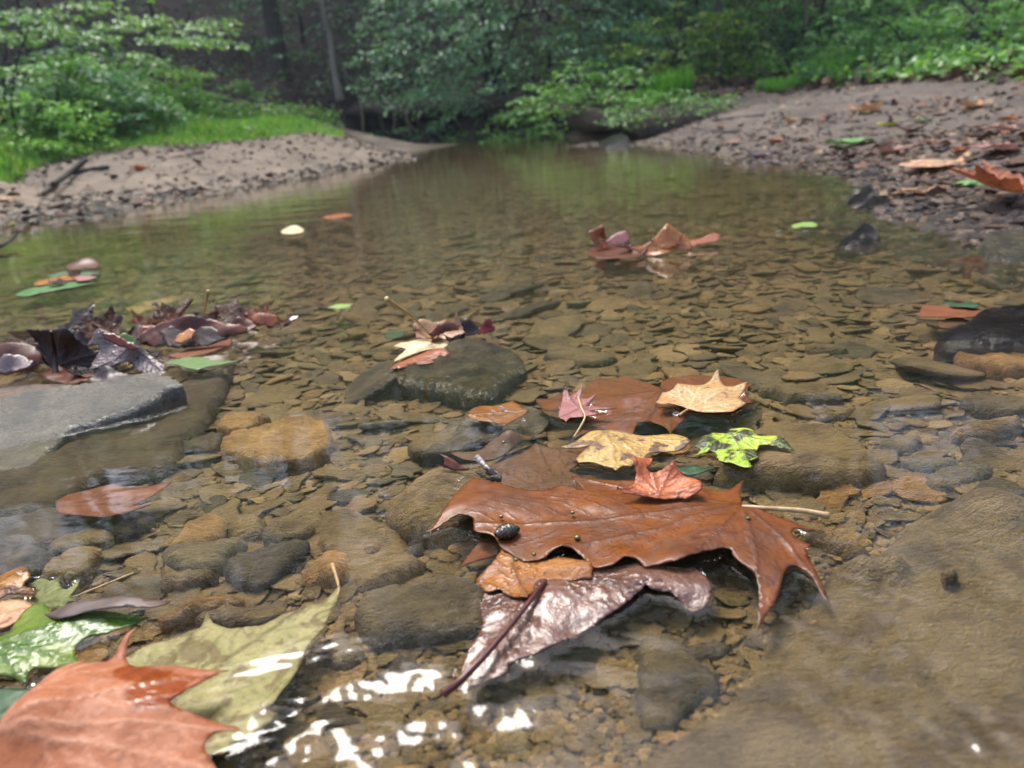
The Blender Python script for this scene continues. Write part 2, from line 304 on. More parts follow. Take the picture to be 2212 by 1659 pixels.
# ---------------------------------------------------------------- outlines, leaves, stones
def pip(poly, q):
    x, y = q[:, 0], q[:, 1]; n = len(poly); c = np.zeros(len(q), bool); j = n - 1
    for i in range(n):
        xi, yi = poly[i]; xj, yj = poly[j]
        if yi != yj:
            c ^= ((yi > y) != (yj > y)) & (x < (xj - xi) * (y - yi) / (yj - yi) + xi)
        j = i
    return c
def segdist(q, A, B):
    best = np.full(len(q), 1e9)
    for a, b in zip(A, B):
        ab = b - a; t = np.clip(((q - a) @ ab) / max(ab @ ab, 1e-12), 0, 1); d = q - a - t[:, None] * ab
        best = np.minimum(best, np.sqrt((d * d).sum(1)))
    return best
def smooth_outline(p, step, corner=100, jit=0.0, seed=0):
    p = np.asarray(p, float); n = len(p); out = []; r = np.random.default_rng(seed)
    sharp = []
    for i in range(n):
        a = p[i - 1] - p[i]; b = p[(i + 1) % n] - p[i]
        ca_ = np.dot(a, b) / (np.linalg.norm(a) * np.linalg.norm(b) + 1e-12); sharp.append(math.degrees(math.acos(max(-1, min(1, ca_)))) < corner)
    for i in range(n):
        p0, p1, p2, p3 = p[i - 1], p[i], p[(i + 1) % n], p[(i + 2) % n]
        L = np.linalg.norm(p2 - p1); k = max(1, int(round(L / step)))
        m1 = (p2 - p1) * .6 if sharp[i] else (p2 - p0) / (np.linalg.norm(p2 - p0) + 1e-12) * L
        m2 = (p2 - p1) * .6 if sharp[(i + 1) % n] else (p3 - p1) / (np.linalg.norm(p3 - p1) + 1e-12) * L
        for t in np.arange(k) / k:
            h = (2 * t**3 - 3 * t**2 + 1) * p1 + (t**3 - 2 * t**2 + t) * m1 + (-2 * t**3 + 3 * t**2) * p2 + (t**3 - t**2) * m2
            if t > 0: h = h + r.normal(0, 1, 2) * jit
            out.append(h)
    return np.array(out)
def triangulate(outl, grid, seed=0):
    r = np.random.default_rng(seed); lo, hi = outl.min(0), outl.max(0)
    gx, gy = np.meshgrid(np.arange(lo[0], hi[0], grid), np.arange(lo[1], hi[1], grid)); q = np.stack([gx.ravel(), gy.ravel()], -1)
    q += r.uniform(-.25, .25, q.shape) * grid; q = q[pip(outl, q)]
    if len(q): q = q[segdist(q, outl, np.roll(outl, -1, 0)) > grid * .5]
    n = len(outl); allp = [Vector((float(a), float(b))) for a, b in np.concatenate([outl, q])] if len(q) else [Vector((float(a), float(b))) for a, b in outl]
    vs, es, fs, *_ = geometry.delaunay_2d_cdt(allp, [(i, (i + 1) % n) for i in range(n)], [], 0, 1e-7)
    vs = np.array([(v[0], v[1]) for v in vs]); fs = np.array([f for f in fs if len(f) == 3], int)
    cen = vs[fs].mean(1); fs = fs[pip(outl, cen)]
    a, b, c = vs[fs[:, 0]], vs[fs[:, 1]], vs[fs[:, 2]]
    neg = ((b - a)[:, 0] * (c - a)[:, 1] - (b - a)[:, 1] * (c - a)[:, 0]) < 0; fs[neg] = fs[neg][:, ::-1]
    used = np.unique(fs); mp = -np.ones(len(vs), int); mp[used] = np.arange(len(used)); return vs[used], mp[fs]
def tube(name, pts, radii, m, parent=None, n=8, attrs=None):
    pts = np.asarray(pts, float); V = []; N = len(pts)
    for i in range(N):
        t = pts[min(i + 1, N - 1)] - pts[max(i - 1, 0)]; t /= np.linalg.norm(t) + 1e-9
        u = np.cross(t, [0.3, 0.1, 1.0]); u /= np.linalg.norm(u) + 1e-9; w = np.cross(t, u)
        for k in range(n): a = 6.2832 * k / n; V.append(pts[i] + (u * math.cos(a) + w * math.sin(a)) * radii[i])
    Fc = [(i * n + k, i * n + (k + 1) % n, (i + 1) * n + (k + 1) % n, (i + 1) * n + k) for i in range(N - 1) for k in range(n)]
    Fc += [tuple(range(n))[::-1], tuple((N - 1) * n + k for k in range(n))]
    return mesh_np(name, V, Fc, m, parent)
def curve_pts(p, k=6):
    p = np.asarray(p, float); out = []
    for i in range(len(p) - 1):
        p0, p1, p2, p3 = p[max(i - 1, 0)], p[i], p[i + 1], p[min(i + 2, len(p) - 1)]
        for t in np.arange(k) / k: out.append(.5 * (2 * p1 + (p2 - p0) * t + (2 * p0 - 5 * p1 + 4 * p2 - p3) * t * t + (3 * p1 - p0 - 3 * p2 + p3) * t**3))
    out.append(p[-1]); return np.array(out)
FLOAT = []           # outlines of leaves lying on the water, for the lift of the water at their edges
def leaf(name, label, cat, crop, pts, m, z=.0015, tilt=0, turn=0, pivot=None, junc=None, tips=(), stem=None, stem_r=.0011, stem_m=None, bumps=(), grid=.0022, group='fallen leaves in the stream',
         curl=.0, crinkle=.0012, jit=.00025, sec=.012, floating=True, wetpx=(), corner=125, seed=None, drop=0.0, vw=.0011):
    seed = seed if seed is not None else abs(hash_(label)) % 9999
    pv = px(crop, pivot if pivot is not None else np.mean(pts, 0)); o0 = P(pv[0], pv[1], z)
    n = np.array([0, -math.sin(math.radians(tilt)), math.cos(math.radians(tilt))])
    ct, st = math.cos(math.radians(turn)), math.sin(math.radians(turn)); n = np.array([n[0] * ct - n[1] * st, n[0] * st + n[1] * ct, n[2]])
    ex = np.cross([0, 1, 0], n); ex /= np.linalg.norm(ex); ey = np.cross(n, ex)
    def loc(p):
        u, v = px(crop, p); d = onplane(u, v, o0, n) - o0; return np.array([d @ ex, d @ ey])
    ol = smooth_outline([loc(p) for p in pts], grid, corner, jit, seed)
    vs, fs = triangulate(ol, grid, seed)
    ed = segdist(vs, ol, np.roll(ol, -1, 0)); zz = np.zeros(len(vs)); vein = np.zeros(len(vs))
    if junc is not None:
        J = loc(junc); T = [loc(t) for t in tips]; A, B, A2, B2 = [], [], [], []
        for t in T:
            mid = (J + t) / 2 + np.array([-(t - J)[1], (t - J)[0]]) * .04; A += [J, mid]; B += [mid, t]
            L = np.linalg.norm(t - J); dr = (t - J) / L
            for k, s in enumerate(np.arange(sec * 1.2, L * .93, sec)):
                for sg in (1, -1):
                    a = J + dr * (s + (sec * .5 if sg > 0 else 0)); ang = math.radians(48) * sg
                    d2 = np.array([dr[0] * math.cos(ang) - dr[1] * math.sin(ang), dr[0] * math.sin(ang) + dr[1] * math.cos(ang)])
                    ln = min((L - s) * .55, L * .3, .05); A2 += [a, a + d2 * ln * .55]; B2 += [a + d2 * ln * .55, a + (d2 * .85 + dr * .35) * ln]
        d1 = segdist(vs, np.array(A), np.array(B)); vein = np.exp(-(d1 / vw) ** 2)
        zz += np.exp(-(d1 / .0022) ** 2) * .0003
        if A2:
            d2 = segdist(vs, np.array(A2), np.array(B2)); vein = np.maximum(vein, .6 * np.exp(-(d2 / (vw * .75)) ** 2)); zz += np.minimum(d2, .005) * .025
    zz += wob(vs[:, 0], vs[:, 1], 90, seed) * crinkle + wob(vs[:, 0], vs[:, 1], 260, seed + 1) * crinkle * .35
    zz += curl * np.exp(-ed / .006)
    for (bu, bv, hh, rad) in bumps:
        q = loc((bu, bv)); zz += hh * np.exp(-(((vs - q) ** 2).sum(1)) / rad ** 2)
    wetv = np.zeros(len(vs))
    for (bu, bv, rad) in wetpx:
        q = loc((bu, bv)); dd = np.sqrt(((vs - q) ** 2).sum(1)) + wob(vs[:, 0], vs[:, 1], 220, seed) * rad * .9; wetv = np.maximum(wetv, np.clip((rad - dd) / (rad * .2), 0, 1))
    edge = np.exp(-ed / .0016)
    V = np.stack([vs[:, 0], vs[:, 1], zz], -1)
    o = mesh_np(name, V, fs, m, attrs=dict(vein=vein, edge=edge, wet=wetv))
    o.matrix_world = Matrix(((ex[0], ey[0], n[0], o0[0]), (ex[1], ey[1], n[1], o0[1]), (ex[2], ey[2], n[2], o0[2]), (0, 0, 0, 1)))
    sm = o.modifiers.new('thickness', 'SOLIDIFY'); sm.thickness = .00045; sm.offset = 0
    tag(o, label, cat, group)
    if floating and tilt == 0: FLOAT.append(np.array([o0[:2] + a * ex[:2] + b * ey[:2] for a, b in ol[::2]]))
    if stem:
        sp = []
        for (u, v, zs) in stem: uu, vv = px(crop, (u, v)); sp.append(P(uu, vv, zs))
        sp = curve_pts(sp); rr = np.linspace(stem_r * .8, stem_r * 1.25, len(sp)); rr[-2:] *= 1.25
        so_ = tube('stem', sp - o0, rr, stem_m or m, None)
        so_.matrix_world = Matrix.Translation(o0); so_.parent = o; so_.matrix_parent_inverse = o.matrix_world.inverted()
    return o
def hash_(s):
    h = 7
    for ch in s: h = (h * 131 + ord(ch)) % 1000003
    return h
HERO = []            # outlines of the hand-placed stones and leaves, kept clear of scattered stones
def rock(name, label, crop, pts, m, ztop, zbot, rim=.006, rough=.0025, grid=.004, group='stones lying on the stream bed', slope=(0, 0), bumps=(), seed=None, hero=True, cat='stone', ripple=0.0, corner=60, layer=0):
    seed = seed if seed is not None else hash_(label) % 9999
    ztop = -.026 + (ztop + .052) * .5 if (ztop < -.012 and zbot == -.06) else ztop; zr = ztop - rim * .5; W3 = np.array([P(*px(crop, p), zr) for p in pts]); c = W3.mean(0); L = W3[:, :2] - c[:2]
    ol = smooth_outline(L, grid, corner, grid * .22, seed); vs, fs = triangulate(ol, grid, seed)
    ed = segdist(vs, ol, np.roll(ol, -1, 0)); k = np.clip(ed / rim, 0, 1)
    z = (ztop - c[2]) - rim * (1 - np.sqrt(np.clip(1 - (1 - k) ** 2, 0, 1)))
    s = np.sqrt(np.ptp(L[:, 0]) * np.ptp(L[:, 1]))
    z += vs[:, 0] * slope[0] + vs[:, 1] * slope[1]
    z += (wob(vs[:, 0], vs[:, 1], 6 / s, seed) * rough * 1.6 + wob(vs[:, 0], vs[:, 1], 22 / s, seed + 1) * rough * .8 + wob(vs[:, 0], vs[:, 1], 300, seed + 2) * rough * .3) * np.clip(k + .2, 0, 1)
    if ripple: z += (wob(vs[:, 0], vs[:, 1] * 1.3, 330, seed + 5) + .4 * wob(vs[:, 0], vs[:, 1], 700, seed + 6)) * ripple * np.clip(.5 + 1.6 * wob(vs[:, 0], vs[:, 1], 30, seed + 7), 0, 1)
    if layer: z += np.floor(wob(vs[:, 0], vs[:, 1] * 2, 9 / s, seed + 9) * 3) * layer * np.clip(k, 0, 1)
    for (bu, bv, hh, rad) in bumps:
        q = P(*px(crop, (bu, bv)), zr)[:2] - c[:2]; z += hh * np.exp(-(((vs - q) ** 2).sum(1)) / rad ** 2)
    # sides: the boundary goes down to zbot
    nv = len(vs); bd = {}
    for f in fs:
        for a, b in ((f[0], f[1]), (f[1], f[2]), (f[2], f[0])): bd[(a, b)] = bd.get((a, b), 0) + 1
    be = [(a, b) for (a, b) in bd if (b, a) not in bd]
    V = [np.stack([vs[:, 0], vs[:, 1], z], -1)]; Fc = [tuple(f) for f in fs]; ring = sorted({a for e in be for a in e}); prev = {a: a for a in ring}; off = nv
    r = np.random.default_rng(seed)
    for lv, (fr, inset) in enumerate([(.3, 1.012), (.65, 1.0), (1.0, .93)]):
        cur = {}; rows = []
        for a in ring:
            h = z[a] + (zbot - c[2] - z[a]) * fr; q = vs[a] * (inset + r.normal(0, .006)); rows.append((q[0], q[1], h)); cur[a] = off + len(rows) - 1
        V.append(np.array(rows)); off += len(rows)
        for a, b in be: Fc.append((prev[b], prev[a], cur[a], cur[b]))
        prev = cur
    o = mesh_np(name, np.concatenate(V), Fc, m); o.location = c; tag(o, label, cat, group)
    if hero: HERO.append(W3[:, :2])
    return o

# ---------------------------------------------------------------- hand-placed leaves
STEMY = plain_mat('stem_yellow', (206, 184, 120), (176, 150, 88)); STEMR = plain_mat('stem_maroon', (74, 34, 30), (96, 50, 42), .25); STEMP = plain_mat('stem_pale', (206, 176, 130), (170, 130, 90))
ORANGE = leaf_mat('leaf_wet_orange', (134, 74, 26), (98, 54, 22), (78, 40, 20), .27, scale=26, spec=.35, bumps=.0006, spot=(98, 50, 28), spot_t=.60, spot_s=80, transl=.08)
PURPLE = leaf_mat('leaf_wet_mauve', (128, 88, 68), (92, 58, 44), (80, 52, 42), .2, scale=22, spec=.7, transl=.05, bumps=.003, coat=.3)
TAN = leaf_mat('leaf_tan', (176, 116, 50), (146, 88, 40), (108, 66, 36), .24, scale=40, spot=(110, 62, 32), spot_t=.6, spot_s=120)
SUNK = leaf_mat('leaf_sunk_brown', (112, 76, 48), (94, 66, 44), (80, 56, 40), .6, scale=22, spec=.2, transl=.02)
SUNK2 = leaf_mat('leaf_sunk_russet', (128, 72, 38), (108, 64, 38), (84, 52, 34), .6, scale=22, spec=.2, transl=.02)
CREAM = leaf_mat('leaf_cream', (206, 164, 104), (184, 136, 80), (226, 200, 150), .3, scale=34, spot=(146, 96, 50), spot_t=.62, spot_s=90)
PINK = leaf_mat('leaf_pink', (176, 118, 112), (160, 94, 90), (110, 58, 56), .4, scale=40)
YTAN = leaf_mat('leaf_yellow_spotted', (206, 174, 98), (178, 138, 72), (150, 112, 62), .35, scale=50, spot=(104, 68, 40), spot_t=.54, spot_s=55)
SALMON = leaf_mat('leaf_salmon_orange', (206, 116, 62), (182, 92, 50), (140, 76, 46), .35, scale=44, spot=(112, 60, 44), spot_t=.66, spot_s=90)
MOTTLE = leaf_mat('leaf_green_mottled', (158, 198, 56), (206, 208, 76), (120, 150, 40), .3, scale=60, spot=(52, 36, 28), spot_t=.49, spot_s=48)
PINKO = leaf_mat('leaf_orange_pink', (174, 108, 72), (150, 86, 52), (194, 140, 110), .42, scale=18, spec=.25, transl=.1, wet=True, bumps=.0008)
OLIVEY = leaf_mat('leaf_mottled_yellow_green', (168, 160, 112), (144, 142, 94), (92, 80, 48), .5, scale=46, spot=(122, 108, 72), spot_t=.52, spot_s=60, spec=.25, transl=.05)
GREENL = leaf_mat('leaf_green_yellowing', (66, 104, 34), (122, 138, 34), (60, 96, 40), .22, scale=22, spot=(150, 146, 40), spot_t=.64, spot_s=34)
DKGREEN = leaf_mat('leaf_dark_green', (34, 74, 34), (44, 88, 40), (40, 80, 44), .4, scale=20)
OLIVE = leaf_mat('leaf_olive', (128, 134, 66), (106, 112, 56), (92, 96, 50), .45, scale=44, spec=.3)
OAKY = leaf_mat('leaf_yellow_brown', (196, 132, 34), (84, 44, 24), (60, 34, 22), .3, scale=36)
PALE = leaf_mat('leaf_pale_tan', (206, 162, 118), (188, 138, 96), (150, 104, 70), .35, scale=34, spot=(120, 70, 46), spot_t=.6, spot_s=70)
DARK = leaf_mat('leaf_dark_wet', (38, 22, 18), (56, 32, 26), (84, 58, 50), .3, scale=30, spec=.35, transl=.05)
GREYP = leaf_mat('leaf_grey_mauve', (132, 112, 108), (100, 78, 72), (80, 60, 60), .28, scale=26, spec=.55, transl=.05, bumps=.003, coat=.25)
BROWNC = leaf_mat('leaf_brown_curled', (116, 62, 38), (82, 44, 30), (140, 92, 62), .28, scale=34, spec=.4, transl=.12)
RUST = leaf_mat('leaf_rust', (176, 100, 52), (150, 78, 40), (108, 58, 38), .25, scale=40, spec=.6)
LGREEN = leaf_mat('leaf_light_green', (160, 190, 96), (138, 172, 84), (190, 206, 130), .3, scale=40)
CREAMW = leaf_mat('leaf_cream_white', (236, 218, 176), (220, 190, 138), (196, 150, 100), .4, scale=60, spot=(200, 140, 84), spot_t=.64, spot_s=80)
GOLD = leaf_mat('leaf_gold_orange', (206, 136, 46), (176, 96, 40), (150, 90, 50), .18, scale=40, spec=.7)
BARKL_ = plain_mat('bark_strip', (66, 48, 42), (84, 62, 52), .5, 60)
REDM = plain_mat('bud_red', (140, 40, 36), (92, 32, 32), .25)

leaf('sycamore_leaf', 'large glossy orange brown sycamore leaf floating over the mauve wet leaf', 'leaf', 'N', [
    (917, 1145), (948, 1118), (975, 1085), (1000, 1056), (1024, 1032), (1050, 1042), (1090, 1052), (1135, 1062), (1180, 1060), (1215, 1052), (1262, 1064), (1232, 1030), (1270, 1036), (1330, 1042), (1420, 1044), (1500, 1052), (1545, 1062), (1572, 1062), (1606, 1040), (1600, 1068), (1603, 1093),
    (1652, 1108), (1707, 1130), (1741, 1141), (1782, 1153), (1740, 1146), (1714, 1146), (1712, 1160), (1738, 1174), (1753, 1179), (1744, 1186), (1751, 1212), (1768, 1236), (1787, 1267), (1797, 1285), (1776, 1267), (1758, 1243), (1738, 1229), (1721, 1221), (1707, 1223), (1694, 1240), (1687, 1260), (1677, 1287), (1663, 1307), (1646, 1331), (1634, 1350),
    (1637, 1317), (1639, 1287), (1636, 1260), (1626, 1239), (1612, 1229), (1589, 1213), (1578, 1196), (1560, 1194), (1538, 1199), (1521, 1202), (1504, 1213),
    (1470, 1226), (1430, 1229), (1392, 1232), (1374, 1216), (1350, 1214), (1326, 1229), (1282, 1231), (1266, 1214), (1242, 1196), (1215, 1190), (1192, 1198), (1174, 1209), (1130, 1214), (1106, 1199), (1082, 1184), (1064, 1160), (1026, 1151), (1022, 1126), (991, 1118), (961, 1128), (940, 1136)],
    ORANGE, z=.0036, junc=(1603, 1094), tips=[(935, 1140), (1195, 1194), (1634, 1345), (1790, 1280), (1778, 1152), (1270, 1040), (1500, 1205)], grid=.0019, sec=.016,
    stem=[(1603, 1094, .005), (1660, 1098, .006), (1730, 1103, .005), (1790, 1114, .002)], stem_r=.0016, stem_m=STEMP,
    bumps=[(1350, 1100, .002, .06), (1640, 1345, -.006, .02), (1795, 1285, -.007, .02), (1215, 1192, .0032, .012), (1345, 1216, .003, .012), (925, 1142, -.003, .02), (1030, 1090, .004, .03), (1560, 1150, .003, .04), (1480, 1222, .005, .015)], crinkle=.0013)
leaf('sycamore_leaf', 'wet mauve leaf lying underside up below the large orange leaf, maroon stem across it', 'leaf', 'HH', [
    (870, 470), (910, 500), (895, 560), (868, 640), (892, 740), (860, 830), (800, 900), (752, 990), (730, 1060), (715, 1120), (800, 1105), (900, 1082), (1040, 1040), (1065, 990), (1200, 935), (1350, 868), (1500, 800), (1620, 732), (1750, 664), (1850, 592), (1930, 522), (1990, 545), (2090, 552), (2150, 590),
    (2230, 636), (2310, 612), (2350, 560), (2340, 480), (2250, 380), (2080, 390), (1930, 398), (1880, 350), (1760, 380), (1600, 400), (1300, 330), (1100, 380)], PURPLE, z=.0006, junc=(1290, 440), tips=[(740, 1080), (1920, 530), (880, 640), (2200, 660)], grid=.0017, sec=.011,
    stem=[(1292, 462, .006), (1180, 610, .0075), (960, 880, .006), (760, 1090, .003), (640, 1185, -.002)], stem_r=.0017, stem_m=STEMR,
    bumps=[(1700, 560, .003, .022), (1400, 640, .002, .02), (1000, 680, .003, .012), (1930, 470, .004, .014), (2150, 500, .003, .015), (730, 1100, -.004, .02), (1350, 560, .002, .012), (1500, 800, -.003, .012), (2250, 630, -.004, .012)], crinkle=.0022)
leaf('sycamore_leaf', 'tan leaf fragment draped over the mauve leaf at the edge of the large orange leaf', 'leaf', 'HH', [
    (848, 442), (900, 390), (970, 332), (1020, 256), (1062, 246), (1092, 302), (1150, 342), (1290, 332), (1400, 320), (1590, 372), (1592, 470), (1450, 474), (1285, 466), (1230, 540), (1180, 604), (1095, 584), (1000, 520), (920, 536), (880, 490)], TAN, z=.0026, junc=(1180, 600), tips=[(1060, 250), (860, 446), (1580, 440)], grid=.0017,
    bumps=[(1590, 400, .003, .015), (860, 440, -.003, .01), (1180, 604, .003, .01)], crinkle=.001, floating=False)
leaf('sycamore_leaf', 'sunken brown leaf tip poking out beneath the tan fragment towards the bed', 'leaf', 'HH', [(735, 390), (800, 305), (860, 240), (930, 200), (1010, 230), (1000, 282), (900, 322), (810, 352)], SUNK2, z=-.006, floating=False, junc=(1000, 240), tips=[(740, 388)])
leaf('sycamore_leaf', 'broad sunken brown leaf just behind the large orange leaf, silt on it', 'leaf', 'E', [
    (955, 1375), (1080, 1290), (1250, 1225), (1400, 1265), (1480, 1255), (1570, 1240), (1640, 1270), (1560, 1330), (1460, 1400), (1560, 1440), (1700, 1500), (1900, 1560), (1700, 1620), (1300, 1640), (1000, 1600), (900, 1480)], SUNK, z=-.009, floating=False, junc=(1500, 1600), tips=[(1250, 1230), (960, 1375), (1560, 1245)], sec=.016)
leaf('sycamore_leaf', 'sunken russet leaf with wide lobes under the pink star leaf', 'leaf', 'E', [
    (1240, 945), (1330, 935), (1420, 905), (1550, 868), (1640, 800), (1740, 802), (1830, 788), (1950, 830), (2060, 870), (2180, 930), (2280, 980), (2240, 1040), (2160, 1110), (2112, 1172), (2080, 1118), (1980, 1078), (1905, 1090), (1868, 1172), (1760, 1150), (1680, 1132), (1590, 1150), (1487, 1188), (1545, 1128), (1565, 1060), (1430, 1010), (1310, 1005)],
    SUNK2, z=-.007, floating=False, junc=(2060, 880), tips=[(1490, 1185), (1868, 1170), (1250, 945), (2112, 1170), (1660, 805)], sec=.02)
leaf('sycamore_leaf', 'sunken russet leaf behind the cream tan leaf, mostly hidden', 'leaf', 'FF', [(-130, 860), (-80, 800), (60, 785), (200, 788), (330, 800), (482, 842), (420, 880), (470, 960), (330, 1000), (350, 1110), (270, 1040), (150, 1030), (0, 1020)], SUNK2, z=-.008, floating=False, junc=(300, 860), tips=[(480, 842), (0, 800), (345, 1105)])
leaf('sycamore_leaf', 'cream tan sycamore leaf with pale veins afloat over a sunken russet leaf', 'leaf', 'FF', [
    (-160, 965), (-120, 900), (-60, 895), (-20, 862), (40, 868), (100, 872), (140, 866), (190, 830), (240, 800), (262, 840), (290, 872), (340, 876), (432, 866), (405, 905), (380, 938), (422, 968), (375, 996), (325, 1022), (200, 1022), (100, 1012), (50, 1002), (0, 985), (-70, 968), (-110, 975)],
    CREAM, z=.003, junc=(50, 1000), tips=[(238, 804), (428, 868), (420, 968), (-20, 864), (-155, 962), (322, 1020)], bumps=[(240, 800, .008, .012), (200, 900, .005, .02), (425, 868, .005, .012), (0, 880, .004, .015)], sec=.009, grid=.0018, stem=[(50, 1000, .004), (20, 1020, .003), (-10, 1045, .001)])
leaf('maple_leaf', 'small pink maple leaf with sharp lobes and a curved pale stem', 'leaf', 'E', [
    (1408, 965), (1428, 915), (1448, 903), (1472, 928), (1510, 905), (1552, 884), (1530, 930), (1572, 942), (1642, 930), (1600, 958), (1568, 985), (1620, 985), (1680, 990), (1764, 995), (1700, 1003), (1620, 1008), (1592, 1020), (1655, 1035), (1600, 1044), (1545, 1050), (1470, 1050), (1440, 1078), (1422, 1062), (1386, 1052), (1400, 1010)],
    PINK, z=.004, junc=(1525, 1000), tips=[(1550, 888), (1640, 932), (1760, 995), (1390, 1052), (1448, 905), (1650, 1035)], grid=.0014, sec=.007, stem=[(1518, 920, .012), (1538, 990, .012), (1562, 1050, .008), (1530, 1120, .002), (1490, 1185, -.004)], stem_r=.0009, stem_m=STEMY,
    bumps=[(1550, 888, .006, .008), (1430, 915, .005, .008), (1640, 932, .004, .008)])
leaf('sycamore_leaf', 'yellow tan leaf blotched brown, floating beyond the large orange leaf', 'leaf', 'E', [
    (1398, 1257), (1500, 1222), (1560, 1190), (1600, 1165), (1700, 1160), (1800, 1172), (1880, 1182), (1960, 1185), (2090, 1172), (2180, 1182), (2245, 1238), (2190, 1275), (2090, 1285), (1980, 1288), (1960, 1310), (1940, 1332), (1890, 1350), (1862, 1372), (1810, 1368), (1760, 1402), (1740, 1385), (1680, 1372), (1600, 1352), (1520, 1352), (1508, 1322), (1550, 1285), (1592, 1250), (1540, 1262), (1470, 1260)],
    YTAN, z=.002, junc=(1690, 1170), tips=[(1402, 1256), (1512, 1330), (1760, 1398), (2240, 1238), (1940, 1330)], sec=.012, bumps=[(2240, 1238, .004, .015), (1700, 1200, .004, .03)])
leaf('sycamore_leaf', 'small salmon orange leaf curling upward on top of the large orange leaf', 'leaf', 'E', [
    (1762, 1505), (1772, 1545), (1810, 1530), (1872, 1498), (1890, 1440), (1872, 1390), (1856, 1356), (1900, 1348), (1962, 1330), (1998, 1322), (1990, 1370), (1960, 1400), (1985, 1420), (2070, 1402), (2110, 1395), (2132, 1378), (2150, 1405), (2200, 1440), (2240, 1450), (2290, 1478), (2316, 1530), (2300, 1560), (2212, 1586), (2180, 1578), (2050, 1582), (1900, 1562), (1800, 1556)],
    SALMON, z=.010, tilt=14, pivot=(2000, 1565), junc=(2040, 1560), tips=[(1860, 1358), (1996, 1325), (2132, 1382), (2310, 1520), (1766, 1508)], grid=.0015, sec=.008, floating=False, bumps=[(1870, 1380, .008, .010), (2130, 1385, .006, .008), (2312, 1530, .005, .01), (1765, 1510, .005, .008)])
leaf('maple_leaf', 'bright yellow green leaf with black brown blotches beside the flat stone', 'leaf', 'FF', [
    (82, 1250), (108, 1238), (130, 1205), (160, 1185), (205, 1158), (260, 1160), (295, 1170), (310, 1148), (340, 1142), (385, 1145), (420, 1140), (462, 1150), (470, 1172), (520, 1178), (600, 1192), (655, 1222), (690, 1245), (738, 1277), (690, 1272), (640, 1265), (560, 1245), (512, 1240), (500, 1255), (490, 1282), (505, 1310), (470, 1325), (442, 1342), (462, 1368), (450, 1380), (400, 1372), (330, 1348), (250, 1332), (235, 1305), (220, 1282), (190, 1275), (150, 1285), (98, 1298), (130, 1268)],
    MOTTLE, z=.003, junc=(310, 1168), tips=[(735, 1276), (450, 1375), (90, 1295)], grid=.0013, bumps=[(650, 1225, .004, .012), (160, 1220, .004, .012), (400, 1160, .004, .012)], jit=.0004, sec=.008)
leaf('sycamore_leaf', 'big orange pink sycamore leaf with raised spiky lobes resting on mottled leaves', 'leaf', 'G', [
    (-40, 1620), (40, 1568), (120, 1510), (200, 1452), (250, 1370), (300, 1290), (345, 1220), (385, 1170), (440, 1102), (500, 1076), (562, 1055), (580, 1090), (630, 1088), (700, 1075), (762, 1020), (790, 975), (815, 945), (850, 910), (908, 893), (866, 935), (838, 985), (830, 1040), (850, 1075), (890, 1088), (990, 1072), (1100, 1050), (1200, 1045), (1300, 1040), (1380, 1030), (1455, 1018), (1400, 1040), (1365, 1065), (1300, 1120), (1232, 1180), (1165, 1238), (1100, 1288), (1120, 1312), (1180, 1328), (1270, 1340), (1400, 1352), (1500, 1360), (1530, 1384), (1480, 1388), (1410, 1400), (1350, 1432), (1310, 1478), (1302, 1520), (1330, 1570), (1365, 1630), (1390, 1700), (1300, 1900), (900, 1980), (400, 1950), (0, 1850)],
    PINKO, z=.012, junc=(40, 1600), tips=[(560, 1060), (900, 897), (1450, 1020), (1525, 1384), (1370, 1650)], grid=.0021, sec=.018, floating=False, vw=.0014, wetpx=[(1040, 1220, .016), (920, 1120, .010), (1140, 1170, .009), (960, 1240, .010)],
    bumps=[(905, 895, .010, .014), (400, 1200, .008, .02), (1450, 1020, -.003, .015), (1525, 1384, -.004, .02), (600, 1300, .008, .035), (100, 1560, .006, .02), (900, 1350, .004, .03), (250, 1480, .010, .016)], crinkle=.001)
leaf('sycamore_leaf', 'mottled yellow green sunken leaf spread beneath the orange pink leaf', 'leaf', 'G', [
    (2168, 480), (2150, 590), (2110, 680), (2062, 780), (1990, 850), (1952, 905), (1905, 1010), (1872, 1080), (1800, 1165), (1742, 1240), (1690, 1282), (1775, 1318), (1720, 1370), (1622, 1432), (1592, 1470), (1482, 1502), (1452, 1560), (1380, 1580), (1200, 1560), (900, 1450), (600, 1250), (552, 1080), (622, 1020), (720, 990), (800, 962), (900, 905), (1000, 862), (1150, 812), (1282, 762), (1300, 720), (1322, 678), (1345, 715), (1372, 742), (1460, 770), (1560, 762), (1640, 755), (1702, 738), (1800, 690), (1902, 650), (2000, 620), (2062, 590), (2120, 545)],
    OLIVEY, z=-.003, floating=False, junc=(780, 1500), tips=[(2160, 500), (1320, 690), (1770, 1318), (560, 1080)], sec=.022, grid=.0019, vw=.0013, stem=[(2150, 560, -.003), (2160, 500, -.004), (2120, 360, -.006)], stem_r=.0009, stem_m=STEMP)
leaf('sycamore_leaf', 'green leaf turning yellow at the edges, dripping lobes over dark water', 'leaf', 'G', [
    (-120, 830), (0, 850), (70, 826), (110, 750), (160, 680), (235, 632), (300, 640), (340, 700), (420, 722), (560, 705), (700, 690), (860, 678), (945, 684), (880, 722), (800, 762), (722, 790), (690, 812), (610, 828), (540, 850), (500, 880), (482, 910), (490, 970), (565, 1000), (500, 1008), (420, 1015), (320, 1020), (222, 1020), (180, 1048), (166, 1118), (130, 1105), (95, 1090), (30, 1078), (-120, 1090)],
    GREENL, z=.004, junc=(-60, 900), tips=[(930, 690), (555, 1000), (160, 1110)], bumps=[(930, 690, -.003, .02), (480, 900, -.003, .015), (180, 1080, -.003, .015), (400, 800, .005, .04)], sec=.014)
